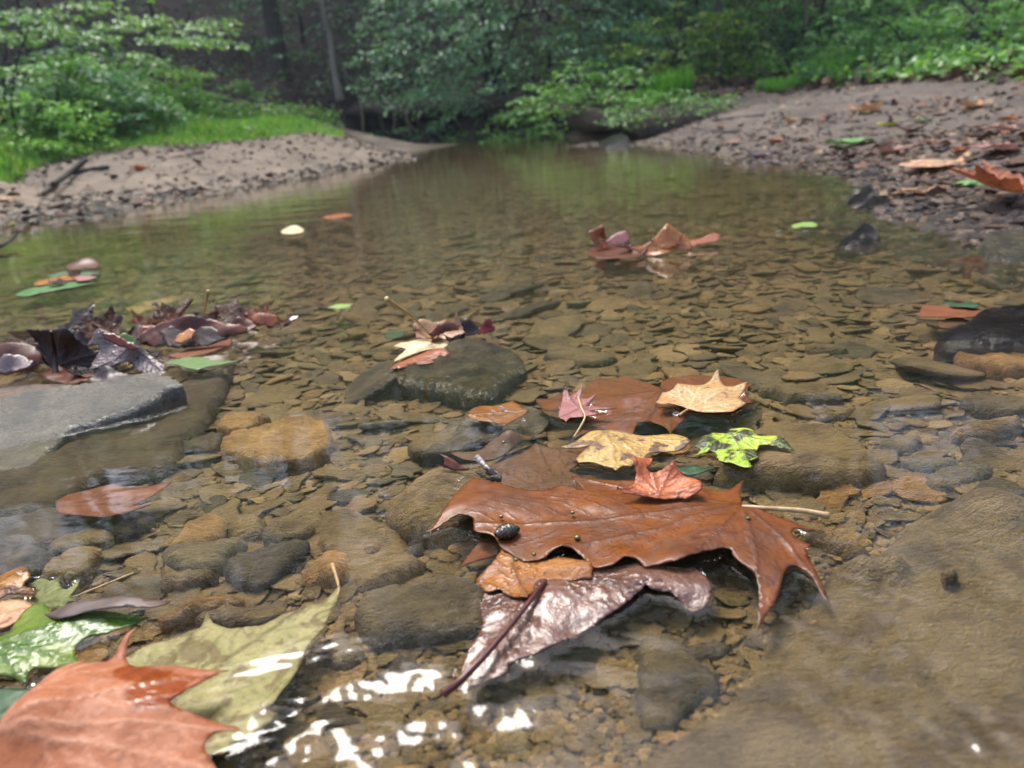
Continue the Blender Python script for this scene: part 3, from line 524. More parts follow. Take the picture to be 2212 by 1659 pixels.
leaf('sycamore_leaf', 'dark green leaf at the frame edge beside the orange pink leaf', 'leaf', 'G', [(-140, 1160), (0, 1158), (120, 1160), (200, 1170), (310, 1208), (322, 1232), (220, 1268), (130, 1302), (85, 1370), (70, 1402), (0, 1492), (-140, 1560)], DKGREEN, z=.001, junc=(-100, 1350), tips=[(315, 1225), (0, 1480)], sec=.015)
leaf('maple_leaf', 'small olive maple leaf with five points lying sunken by the bark strip', 'leaf', 'G', [(168, 612), (205, 575), (232, 530), (188, 500), (242, 460), (280, 455), (322, 472), (380, 450), (385, 490), (402, 520), (430, 522), (470, 490), (506, 460), (500, 500), (470, 542), (446, 570), (500, 602), (460, 608), (422, 610), (412, 642), (320, 640), (240, 622)], OLIVE, z=-.001, junc=(250, 600), tips=[(502, 465), (378, 455), (490, 600), (195, 500)], grid=.0015, sec=.008, stem=[(400, 625, -.002), (560, 630, -.003), (680, 615, -.005)], stem_r=.0007, stem_m=STEMP)
leaf('oak_leaf', 'yellow and dark brown oak leaf at the edge behind the green leaf', 'leaf', 'G', [(-80, 440), (0, 452), (50, 425), (110, 418), (195, 430), (202, 462), (150, 508), (230, 530), (222, 562), (120, 552), (40, 560), (0, 582), (-80, 600)], OAKY, z=.003, junc=(-60, 520), tips=[(195, 440), (225, 550)], bumps=[(150, 440, .006, .012)], grid=.0016)
leaf('sycamore_leaf', 'pale tan leaf half under the green leaf and the oak leaf', 'leaf', 'G', [(-80, 600), (0, 592), (80, 588), (170, 600), (212, 642), (160, 690), (100, 728), (40, 762), (-80, 790)], PALE, z=.002, junc=(-60, 700), tips=[(200, 640)])
leaf('sycamore_leaf', 'lone sunken red brown leaf on a dark slab', 'leaf', 'N', [(120, 1082), (150, 1068), (182, 1060), (245, 1046), (262, 1052), (300, 1054), (372, 1040), (346, 1060), (322, 1076), (288, 1094), (330, 1090), (300, 1100), (262, 1110), (212, 1117), (160, 1112), (125, 1106)], SUNK2, z=-.004, floating=False, junc=(130, 1094), tips=[(368, 1042), (325, 1092)])
for lab, mm, pts, zz_, tl in [
    ('dark leaf flap folded down behind the grey mauve leaf', DARK, [(470, 520), (560, 500), (660, 478), (700, 500), (640, 560), (560, 600), (500, 590)], .004, 40),
    ('wet brown leaf floor under the dark heap near the upright leaf', BROWNC, [(250, 770), (380, 740), (520, 745), (620, 770), (560, 820), (420, 838), (300, 812)], .003, 0),
    ('dark wet leaf spread flat under the grey mauve leaf', DARK, [(560, 800), (700, 760), (880, 770), (1040, 790), (960, 840), (780, 870), (620, 860)], .003, 8),
    ('rusty leaf lobe curled up where the arching leaf begins', RUST, [(895, 540), (930, 490), (985, 468), (1030, 480), (1035, 540), (990, 590), (920, 590)], .006, 40),
    ('brown leaf lobe bridging the arching leaf and the orange curl', BROWNC, [(1480, 470), (1540, 440), (1610, 420), (1660, 470), (1600, 510), (1520, 520)], .004, 30),
    ('pale leaf underside glimpsed inside the arching brown leaf', CREAM, [(1245, 450), (1320, 444), (1400, 462), (1440, 490), (1360, 500), (1290, 482)], .016, 45),
    ('green leaf edge behind the grey mauve leaf', LGREEN, [(760, 560), (820, 530), (885, 560), (880, 600), (820, 610)], .02, 45),
    ('mauve grey leaf patch laid on the frame edge leaf', GREYP, [(-60, 720), (60, 680), (160, 660), (220, 700), (180, 740), (40, 760), (-60, 770)], .022, 30)]:
    leaf('fallen_leaf', lab, 'leaf', 'D', pts, mm, z=zz_, tilt=tl, pivot=(np.mean([q[0] for q in pts]), max(q[1] for q in pts)), floating=tl == 0, grid=.0025, corner=168, jit=.0008, crinkle=.003, bumps=[(pts[1][0], pts[1][1], .008, .012)])
# raft on the grey rock
leaf('sycamore_leaf', 'pinkish tan curled leaf on top of the little raft behind the grey rock', 'leaf', 'E', [(458, 482), (505, 450), (560, 438), (605, 440), (662, 428), (690, 470), (742, 418), (762, 450), (775, 490), (795, 512), (690, 532), (560, 545), (480, 548), (470, 515)], PALE, z=.012, tilt=30, pivot=(620, 540), floating=False, corner=165, jit=.0006, junc=(560, 540), tips=[(660, 432), (742, 420), (460, 482)], grid=.0018, bumps=[(742, 420, .012, .012), (500, 460, .008, .012), (640, 500, -.006, .015)])
leaf('fallen_leaf', 'dark rust leaf curled inside the pinkish leaf of the little raft', 'leaf', 'E', [(550, 522), (590, 500), (622, 478), (700, 450), (755, 462), (742, 495), (690, 510), (640, 530), (590, 538)], BROWNC, z=.017, tilt=45, pivot=(640, 535), floating=False, corner=165, jit=.0006, grid=.0018, bumps=[(650, 480, .01, .012)])
leaf('fallen_leaf', 'small crumpled red leaf at the end of the little raft', 'leaf', 'E', [(848, 505), (870, 488), (902, 468), (940, 440), (962, 455), (986, 490), (962, 512), (920, 515), (880, 522)], leaf_mat('leaf_red', (150, 44, 34), (110, 34, 32), (190, 96, 50), .25, spot=(200, 120, 40), spot_t=.66), z=.008, tilt=35, pivot=(900, 520), floating=False, corner=165, jit=.0006, grid=.0018, bumps=[(940, 450, .01, .01)])
leaf('fallen_leaf', 'dark crumpled leaf between the pinkish and red leaves of the little raft', 'leaf', 'E', [(745, 470), (790, 430), (830, 445), (860, 470), (885, 500), (850, 525), (800, 530), (755, 515)], DARK, z=.010, tilt=35, pivot=(800, 530), floating=False, corner=165, jit=.0006, grid=.002, bumps=[(800, 450, .008, .01)])
leaf('sycamore_leaf', 'cream white leaf with ragged edge at the front of the little raft', 'leaf', 'E', [(328, 602), (380, 570), (440, 578), (502, 568), (600, 558), (660, 575), (692, 592), (680, 622), (600, 618), (540, 628), (470, 648), (410, 668), (330, 698), (360, 655), (410, 622), (370, 612)], CREAMW, z=.005, junc=(600, 580), tips=[(332, 605), (335, 694)], grid=.002, bumps=[(500, 590, .005, .02)], stem=[(600, 560, .006), (520, 480, .03), (440, 400, .055), (340, 330, .078), (282, 290, .09)], stem_r=.0019, stem_m=STEMY)
leaf('sycamore_leaf', 'orange brown leaf blade lying against the grey rock under the cream leaf', 'leaf', 'E', [(298, 748), (340, 715), (390, 680), (450, 655), (502, 638), (640, 634), (692, 655), (620, 690), (560, 708), (500, 712), (430, 722), (360, 740)], RUST, z=.003, junc=(670, 650), tips=[(300, 746)], grid=.002, bumps=[(640, 640, .005, .02)])
leaf('fallen_leaf', 'dark green leaf half sunken beside the little raft', 'leaf', 'E', [(265, 515), (310, 492), (370, 492), (412, 505), (390, 530), (320, 548), (280, 545)], DKGREEN, z=-.001, grid=.002, floating=False, corner=165, jit=.0006)
leaf('fallen_leaf', 'green leaf tucked behind the pinkish leaf of the little raft', 'leaf', 'E', [(450, 462), (490, 430), (550, 418), (590, 425), (560, 445), (500, 470), (470, 480)], DKGREEN, z=.004, grid=.002, floating=False, corner=165, jit=.0006)
# farther leaves on the water
leaf('sycamore_leaf', 'flat brown leaf base of the far orange leaf heap on the water', 'leaf', 'N', [(1272, 552), (1276, 536), (1310, 530), (1350, 528), (1396, 530), (1404, 544), (1380, 556), (1330, 558), (1290, 558)], BROWNC, z=.004, grid=.004, bumps=[(1395, 545, .012, .02)])
leaf('sycamore_leaf', 'upright rusty lobe curling at the end of the far orange leaf heap', 'leaf', 'N', [(1271, 500), (1284, 497), (1300, 491), (1306, 506), (1312, 520), (1302, 530), (1284, 526), (1276, 512)], RUST, z=.006, tilt=65, pivot=(1292, 531), floating=False, grid=.003, bumps=[(1300, 495, .015, .015)])
leaf('fallen_leaf', 'small pink leaf crumpled in the middle of the far orange leaf heap', 'leaf', 'N', [(1308, 522), (1330, 505), (1352, 498), (1362, 518), (1344, 530), (1320, 530)], PINK, z=.008, tilt=50, pivot=(1335, 531), floating=False, grid=.004)
leaf('sycamore_leaf', 'gold and orange wet leaf humped up in the far heap on the water', 'leaf', 'N', [(1362, 534), (1384, 528), (1404, 520), (1424, 506), (1440, 491), (1458, 502), (1478, 510), (1492, 524), (1494, 540), (1460, 543), (1424, 549), (1390, 546)], GOLD, z=.006, tilt=42, pivot=(1430, 547), floating=False, grid=.004, bumps=[(1440, 495, .012, .025), (1400, 535, -.01, .02)], junc=(1380, 540), tips=[(1440, 492), (1490, 530)])
leaf('sycamore_leaf', 'low rusty leaf tip trailing from the far orange leaf heap', 'leaf', 'N', [(1478, 520), (1510, 516), (1540, 503), (1557, 506), (1552, 520), (1520, 528), (1490, 534)], RUST, z=.006, tilt=28, pivot=(1510, 530), floating=False, grid=.004)
leaf('fallen_leaf', 'small lime green leaf floating alone near the gravel shore', 'leaf', 'C', [(712, 1462), (740, 1445), (790, 1432), (850, 1430), (886, 1448), (870, 1465), (800, 1462), (740, 1474)], LGREEN, z=.005, grid=.004)
leaf('fallen_leaf', 'white curled leaf scrap floating alone on dark water', 'leaf', 'N', [(608, 498), (622, 493), (640, 490), (655, 494), (652, 502), (632, 506), (612, 505)], CREAMW, z=.005, grid=.004, bumps=[(635, 492, .006, .02)])
leaf('fallen_leaf', 'thin rusty leaf floating on dark water beyond the white scrap', 'leaf', 'N', [(696, 470), (712, 465), (748, 460), (766, 464), (742, 470), (710, 474)], RUST, z=.003, grid=.005)
leaf('fallen_leaf', 'orange leaf in the small green and orange drift at the frame edge', 'leaf', 'D', [(215, 190), (260, 172), (340, 160), (400, 140), (470, 140), (480, 165), (400, 178), (300, 195), (240, 205)], GOLD, z=.006, grid=.004)
leaf('fallen_leaf', 'pink leaf beside the orange leaf in the small drift', 'leaf', 'D', [(470, 150), (520, 140), (580, 140), (628, 150), (570, 168), (500, 175)], PINK, z=.008, grid=.004)
leaf('fallen_leaf', 'brown leaf on the far side of the small drift', 'leaf', 'D', [(420, 85), (480, 60), (560, 50), (640, 60), (620, 95), (540, 92), (460, 105)], BROWNC, z=.01, grid=.004, bumps=[(560, 60, .012, .03)])
leaf('fallen_leaf', 'bright green leaf lying in the middle of the small drift', 'leaf', 'D', [(310, 140), (380, 120), (470, 108), (600, 110), (650, 122), (560, 140), (420, 150), (340, 158)], DKGREEN, z=.004, grid=.004)
leaf('fallen_leaf', 'long green leaf trailing from the small drift to the frame edge', 'leaf', 'D', [(100, 262), (200, 222), (380, 190), (560, 175), (620, 185), (500, 210), (300, 245), (160, 272)], leaf_mat('leaf_mid_green', (56, 116, 44), (70, 130, 50), (90, 140, 70), .35), z=.002, grid=.004)
leaf('fallen_leaf', 'tan sunken leaf behind the dark leaf heap', 'leaf', 'D', [(795, 352), (870, 330), (950, 308), (1080, 280), (1205, 262), (1130, 300), (1060, 330), (960, 358), (930, 372), (900, 388), (850, 372)], YTAN, z=-.003, floating=False, grid=.003)
# dark leaf heap
leaf('sycamore_leaf', 'black wet leaf standing upright in the dark leaf heap', 'leaf', 'D', [(155, 482), (210, 490), (290, 488), (350, 492), (430, 478), (470, 500), (500, 545), (560, 590), (645, 640), (606, 700), (565, 742), (450, 752), (350, 745), (275, 700), (240, 610), (205, 545)], DARK, z=.0, tilt=68, turn=12, pivot=(420, 750), floating=False, corner=168, jit=.0007, grid=.0025, junc=(330, 740), tips=[(160, 485), (430, 480), (640, 640)], bumps=[(430, 500, .012, .02), (250, 600, -.010, .02)], stem=[(330, 500, .055), (350, 640, .025), (360, 790, .0)], stem_r=.003, stem_m=DARK)
leaf('sycamore_leaf', 'grey mauve leaf draped in front of the upright black leaf', 'leaf', 'D', [(580, 752), (600, 700), (640, 640), (648, 600), (556, 592), (610, 555), (662, 515), (720, 530), (790, 560), (880, 600), (960, 640), (1015, 690), (1062, 722), (1055, 782), (1010, 802), (960, 790), (920, 760), (870, 740), (840, 690), (760, 705), (690, 745), (630, 742)], GREYP, z=.002, tilt=38, pivot=(800, 760), floating=False, corner=168, jit=.0007, grid=.0022, junc=(870, 610), tips=[(590, 745), (1050, 770), (665, 520)], sec=.009, bumps=[(670, 530, .012, .015), (880, 610, .01, .015), (850, 700, -.006, .01)], crinkle=.002)
leaf('fallen_leaf', 'rust red curl rising behind the grey mauve leaf', 'leaf', 'D', [(655, 512), (720, 510), (800, 545), (860, 580), (890, 612), (850, 622), (780, 598), (710, 570), (668, 545)], leaf_mat('leaf_rust_red', (120, 52, 26), (92, 38, 22), (70, 34, 22), .2), z=.045, tilt=55, pivot=(780, 620), floating=False, corner=168, jit=.0007, grid=.0025)
leaf('sycamore_leaf', 'tan brown folded leaf at the frame edge of the dark heap', 'leaf', 'D', [(-80, 618), (40, 606), (180, 600), (262, 622), (302, 680), (280, 730), (225, 762), (120, 780), (-80, 800)], BROWNC, z=.002, tilt=40, pivot=(100, 780), floating=False, corner=168, jit=.0007, grid=.0028, bumps=[(100, 620, .012, .03), (250, 700, .01, .02)])
leaf('sycamore_leaf', 'large brown curled leaf arching over the water in the dark heap', 'leaf', 'D', [(898, 532), (930, 500), (965, 478), (1050, 440), (1140, 428), (1230, 424), (1320, 424), (1400, 432), (1450, 455), (1510, 472), (1560, 460), (1605, 490), (1580, 530), (1510, 545), (1430, 566), (1350, 578), (1250, 572), (1150, 590), (1060, 585), (1000, 602), (960, 590), (905, 575)], BROWNC, z=.006, tilt=45, pivot=(1200, 590), floating=False, corner=168, jit=.0007, grid=.0025, bumps=[(1230, 430, .012, .02), (1500, 500, .01, .02)], crinkle=.002)
leaf('sycamore_leaf', 'dark purple inner leaf under the arching brown leaf', 'leaf', 'D', [(1030, 500), (1100, 460), (1230, 455), (1360, 470), (1450, 500), (1480, 545), (1350, 592), (1200, 604), (1080, 600)], DARK, z=.004, tilt=38, pivot=(1250, 612), floating=False, corner=168, jit=.0007, grid=.003)  # dark sheet, its colour stands in for shade in the hollow of the arch
leaf('fallen_leaf', 'small ochre leaf caught under the arching brown leaf', 'leaf', 'D', [(1110, 572), (1150, 520), (1220, 478), (1260, 490), (1240, 545), (1180, 575)], GOLD, z=.012, tilt=40, pivot=(1180, 580), floating=False, corner=168, jit=.0007, grid=.003)
leaf('fallen_leaf', 'orange curled leaf at the tail of the dark heap', 'leaf', 'D', [(1618, 425), (1680, 412), (1740, 415), (1790, 410), (1806, 445), (1760, 478), (1690, 482), (1640, 468)], RUST, z=.004, tilt=35, pivot=(1710, 485), floating=False, corner=168, jit=.0007, grid=.003, bumps=[(1700, 420, .012, .02)])
leaf('fallen_leaf', 'pinkish crumpled leaf behind the arching brown leaf', 'leaf', 'D', [(1478, 418), (1520, 392), (1580, 375), (1640, 362), (1630, 395), (1600, 420), (1560, 442), (1500, 445)], PINK, z=.006, tilt=30, pivot=(1560, 440), floating=False, corner=168, jit=.0007, grid=.003)
leaf('fallen_leaf', 'small dark red leaf at the far tip of the dark heap', 'leaf', 'D', [(1855, 425), (1880, 398), (1940, 400), (1915, 420), (1870, 445)], leaf_mat('leaf_dark_red', (96, 36, 24), (74, 30, 24), (60, 30, 24), .2), z=.006, tilt=20, pivot=(1890, 440), floating=False, corner=168, jit=.0007, grid=.003)
leaf('sycamore_leaf', 'flat rusty leaf at the waterline in front of the arching brown leaf', 'leaf', 'D', [(1090, 660), (1180, 625), (1300, 590), (1400, 565), (1495, 540), (1482, 590), (1400, 622), (1300, 650), (1180, 672)], SUNK2, z=.001, grid=.003)
leaf('fallen_leaf', 'green leaf with a pale wet tip beside the grey mauve leaf', 'leaf', 'D', [(1050, 705), (1120, 685), (1200, 668), (1290, 668), (1380, 688), (1460, 686), (1545, 690), (1440, 708), (1350, 725), (1270, 748), (1200, 735), (1120, 712)], leaf_mat('leaf_grass_green', (104, 140, 60), (80, 120, 50), (150, 180, 110), .3), z=.003, grid=.0025)
leaf('willow_leaf', 'narrow light green leaf lying along the wet slab edge', 'leaf', 'D', [(575, 882), (620, 878), (660, 885), (720, 862), (790, 828), (850, 812), (920, 806), (1010, 802), (1120, 792), (1060, 816), (980, 832), (900, 850), (850, 872), (780, 900), (700, 905), (640, 918), (610, 902)], LGREEN, z=.006, grid=.0022, junc=(1100, 798), tips=[(590, 884)])
leaf('fallen_leaf', 'grey curled scrap standing at the back of the dark heap', 'leaf', 'D', [(975, 320), (1010, 306), (1030, 345), (1060, 385), (1075, 420), (1020, 430), (950, 440), (925, 465), (915, 445), (1000, 395), (1018, 350)], GREYP, z=.004, tilt=60, pivot=(1000, 440), floating=False, corner=168, jit=.0007, grid=.0025)
leaf('sycamore_leaf', 'yellow spotted sunken leaf beside the dark slate stone, bubbles on it', 'leaf', 'E', [(800, 1042), (840, 1002), (885, 980), (950, 978), (1020, 968), (1100, 948), (1150, 985), (1205, 1010), (1170, 1040), (1130, 1062), (1040, 1112), (980, 1090), (920, 1080), (850, 1072)], TAN, z=-.002, floating=False, junc=(820, 1040), tips=[(1195, 1010), (1040, 1105)], sec=.008)
leaf('fallen_leaf', 'rolled dull brown leaf sunken behind the twig', 'leaf', 'E', [(690, 1290), (760, 1280), (880, 1268), (950, 1222), (1100, 1180), (1245, 1178), (1200, 1222), (1060, 1292), (950, 1332), (800, 1330)], leaf_mat('leaf_dull_brown', (112, 84, 60), (88, 64, 48), (70, 52, 40), .5, spec=.25), z=-.006, floating=False, bumps=[(1080, 1230, .012, .012)])
leaf('fallen_leaf', 'dark brown curled tip rising from shining water beside the twig', 'leaf', 'E', [(625, 1292), (700, 1318), (770, 1370), (840, 1382), (790, 1398), (690, 1390), (640, 1372), (655, 1335)], BROWNC, z=.003, tilt=45, pivot=(720, 1392), floating=False, grid=.002)
leaf('fallen_leaf', 'reddish brown leaf pinned behind the black wet rock', 'leaf', 'FF', [(1528, 402), (1562, 330), (1640, 338), (1760, 345), (1900, 350), (2012, 372), (1940, 400), (1850, 412), (1680, 408)], SUNK2, z=.003, grid=.003)
leaf('fallen_leaf', 'small green leaf on the reddish leaf behind the black rock', 'leaf', 'FF', [(1692, 312), (1740, 305), (1800, 322), (1870, 308), (1930, 335), (1890, 350), (1820, 342), (1750, 338)], DKGREEN, z=.006, grid=.003)
leaf('fallen_leaf', 'curled dark leaf sunken beside the black wet rock', 'leaf', 'FF', [(1650, 455), (1700, 420), (1800, 410), (1860, 430), (1800, 465), (1720, 480)], SUNK, z=-.002, floating=False, grid=.003)
leaf('fallen_leaf', 'red scrap on the wooden slab at the foot of the dark heap', 'leaf', 'D', [(370, 915), (420, 895), (500, 888), (480, 915), (410, 930)], leaf_mat('leaf_scrap_red', (124, 52, 44), (100, 44, 38), (84, 40, 36), .3), z=.009, grid=.003, floating=False)
leaf('fallen_leaf', 'green sunken leaf bits between the salmon leaf and the blotched leaf', 'leaf', 'FF', [(-30, 1380), (40, 1378), (90, 1365), (150, 1382), (215, 1385), (160, 1410), (70, 1432), (10, 1420)], DKGREEN, z=-.002, floating=False, grid=.0025)
leaf('fallen_leaf', 'small yellow leaf tip floating past the tail of the dark heap', 'leaf', 'N', [(706, 664), (730, 658), (762, 656), (756, 664), (730, 668)], LGREEN, z=.003, grid=.003)

# ---------------------------------------------------------------- hand-placed stones
R_ = rock; M_ = STONES
R_('stone', 'grey wet rock with green algae and shining top beside the little leaf raft', 'E', [(298, 785), (400, 742), (480, 716), (640, 655), (722, 606), (860, 606), (1000, 620), (1130, 640), (1175, 690), (1110, 740), (1060, 790), (1000, 850), (950, 892), (850, 892), (720, 866), (600, 850), (430, 826), (320, 806)], WETROCK, .0005, -.06, .010, .003, slope=(.01, .04), bumps=[(780, 660, .007, .05), (1080, 690, -.012, .03)])
R_('stone', 'flat brown stone with a shining wet lip beside the yellow green leaf', 'FF', [(215, 1395), (300, 1320), (400, 1200), (470, 1140), (600, 1098), (800, 1098), (980, 1122), (1080, 1180), (1170, 1225), (1250, 1290), (1330, 1368), (1270, 1415), (1200, 1440), (1050, 1460), (950, 1482), (800, 1472), (600, 1452), (400, 1432), (290, 1420)], M_['brown'], -.003, -.06, .010, .002, bumps=[(880, 1400, .0062, .018), (700, 1390, .004, .02)])
R_('stone', 'thick tan block with layered edge standing clear of the bed', 'D', [(1418, 1250), (1432, 1192), (1550, 1130), (1700, 1088), (1900, 1066), (2090, 1066), (2122, 1122), (2135, 1200), (2062, 1268), (1950, 1310), (1850, 1318), (1720, 1348), (1640, 1310), (1560, 1300), (1490, 1285)], M_['ochre'], -.008, -.06, .006, .0025, layer=.0012)
R_('stone', 'pale tan wedge just behind the thick tan block', 'D', [(1395, 1095), (1440, 1055), (1510, 1028), (1600, 1018), (1700, 1018), (1735, 1045), (1680, 1078), (1600, 1112), (1500, 1122), (1420, 1112)], M_['ochre'], -.022, -.06, .005)
R_('stone', 'dark slate slab lying beside the thick tan block', 'D', [(1150, 1232), (1200, 1190), (1330, 1160), (1420, 1150), (1425, 1220), (1405, 1275), (1300, 1262), (1180, 1272)], M_['dark'], -.03, -.06, .004)
R_('stone', 'pointed dark slate stone overlapping a brown one beside the bubble leaf', 'E', [(690, 1190), (740, 1105), (800, 1062), (870, 1088), (930, 1080), (1000, 1110), (1055, 1142), (1000, 1190), (900, 1212), (830, 1222), (760, 1262), (600, 1276), (480, 1278), (560, 1240)], M_['dark'], -.020, -.06, .004, layer=.001)
R_('stone', 'olive brown slate under the pointed dark slate stone', 'E', [(415, 1225), (460, 1185), (560, 1150), (640, 1118), (730, 1048), (790, 1065), (770, 1140), (720, 1210), (600, 1260), (470, 1274)], M_['olive'], -.026, -.06, .004)
R_('stone', 'tiny coal dark stone at the heel of the pointed slate', 'E', [(358, 1225), (410, 1216), (455, 1222), (440, 1240), (380, 1245)], M_['dark'], -.04, -.06, .004)
R_('stone', 'grey block with mossy specks beside the wet mauve leaf', 'HH', [(62, 660), (110, 590), (160, 540), (300, 502), (420, 490), (500, 470), (620, 440), (800, 450), (900, 500), (892, 740), (800, 775), (700, 800), (500, 832), (330, 838), (190, 858), (130, 780), (95, 720)], M_['grey'], -.016, -.06, .007, .003)
R_('stone', 'brown flat stone leaning on the mossy grey block', 'HH', [(-220, 90), (60, 20), (300, 120), (480, 300), (520, 420), (300, 500), (120, 520), (-40, 400)], M_['brown'], -.034, -.06, .008, .004)
R_('stone', 'dark brown rock beneath the spiky end of the large orange leaf', 'E', [(270, 1620), (360, 1560), (480, 1500), (560, 1420), (700, 1380), (860, 1420), (960, 1500), (900, 1700), (700, 1800), (420, 1760), (320, 1700)], M_['brown'], -.004, -.06, .012, .004, bumps=[(640, 1520, .008, .02), (560, 1600, .006, .02)])
R_('stone', 'big silty brown slab filling the corner beside the large orange leaf', 'N', [(1330, 1800), (1400, 1610), (1500, 1530), (1580, 1440), (1622, 1362), (1700, 1330), (1760, 1260), (1800, 1222), (1880, 1196), (1930, 1150), (1990, 1122), (2060, 1108), (2215, 1094), (2420, 1100), (2600, 1500), (2700, 1900), (2000, 1950)], stone_mat('stone_slab_silty', [(132, 115, 86), (122, 106, 80)], silt=.6, siltc=(142, 124, 92), blot=(22, (98, 80, 60))), -.0115, -.06, .022, .0022, grid=.005, bumps=[(1860, 1275, .0125, .010), (1930, 1275, .0150, .007), (2150, 1150, .0148, .03), (2100, 1135, .004, .02), (1560, 1480, -.006, .05)])
R_('stone', 'grey tapered block wedged against the big silty slab', 'HH', [(1880, 1000), (1890, 860), (1960, 810), (2180, 830), (2220, 900), (2290, 960), (2388, 1040), (2408, 1130), (2330, 1200), (2187, 1290), (2110, 1392), (1980, 1400), (1890, 1372)], M_['grey'], -.018, -.06, .006, .003)
R_('stone', 'dark thin stone lying above the grey tapered block', 'I', [(-40, 905), (60, 870), (180, 850), (270, 840), (335, 880), (300, 920), (150, 968), (20, 990)], M_['dark'], -.024, -.06, .004)
R_('stone', 'pale round stone under rippled water at the frame bottom', 'HH', [(880, 1560), (900, 1470), (1000, 1410), (1150, 1400), (1260, 1480), (1310, 1560), (1350, 1700), (1000, 1720), (880, 1660)], stone_mat('stone_pale', [(150, 136, 104), (140, 126, 96)], silt=.2), -.03, -.06, .014, .003)
R_('stone', 'round brown cobble beside the pale round stone', 'HH', [(1300, 1500), (1380, 1430), (1500, 1420), (1610, 1480), (1700, 1570), (1690, 1640), (1560, 1680), (1380, 1650)], M_['brown'], -.03, -.06, .014, .003)
R_('stone', 'squat brown cobble above the round brown cobble', 'HH', [(1580, 1390), (1640, 1340), (1750, 1340), (1830, 1400), (1820, 1470), (1740, 1490), (1650, 1480)], M_['brown'], -.03, -.06, .012)
R_('stone', 'black wet rock standing out of the water with glittering top', 'FF', [(1645, 545), (1690, 510), (1752, 488), (1830, 440), (1905, 400), (1980, 378), (2055, 366), (2215, 362), (2420, 370), (2440, 560), (2300, 580), (2100, 578), (2000, 584), (1850, 580), (1720, 572)], BLACKROCK, .010, -.06, .018, .005, slope=(.03, .0), cat='rock')
R_('stone', 'flat tan stone half wet in front of the black rock', 'FF', [(1740, 625), (1800, 600), (1950, 605), (2100, 610), (2250, 640), (2300, 700), (2150, 730), (2000, 712), (1880, 690), (1790, 660)], M_['ochre'], -.008, -.06, .006)
R_('stone', 'long dull brown cylinder shaped stone touching the spiky orange lobe', 'I', [(715, 165), (760, 150), (900, 165), (1000, 195), (1150, 235), (1228, 268), (1215, 296), (1120, 300), (1000, 275), (850, 225), (740, 200)], stone_mat('stone_stick', [(116, 94, 58), (104, 84, 54)]), -.006, -.06, .012, .0015)
R_('stone', 'wide sunken slab of smooth olive rock below the wet shining slab', 'N', [(-160, 1010), (0, 985), (130, 928), (330, 868), (440, 800), (500, 770), (490, 830), (455, 890), (400, 960), (360, 1010), (280, 1025), (195, 1042), (150, 1085), (60, 1110), (-160, 1120)], stone_mat('stone_slab_olive', [(92, 78, 52), (84, 72, 50)], silt=.6, siltc=(104, 86, 56)), -.018, -.06, .010, .003, grid=.006, layer=.0012)
R_('stone', 'wet slab breaking the surface with a white shine under the light green leaf', 'D', [(-420, 1460), (0, 1312), (140, 1262), (210, 1232), (360, 1150), (440, 1100), (560, 1072), (760, 1022), (945, 968), (1010, 940), (1095, 895), (1185, 868), (1000, 850), (800, 890), (600, 920), (350, 955), (150, 995), (0, 1030), (-420, 1100)], SHINE, .010, -.03, .004, .0022, grid=.003, slope=(-.09, .24), ripple=.0022, cat='rock')
R_('stone', 'sunken slate slab beneath the lone red brown leaf', 'N', [(-60, 1130), (60, 1090), (150, 1098), (250, 1122), (330, 1112), (290, 1150), (200, 1165), (80, 1180), (-60, 1190)], M_['dark'], -.03, -.06, .006)
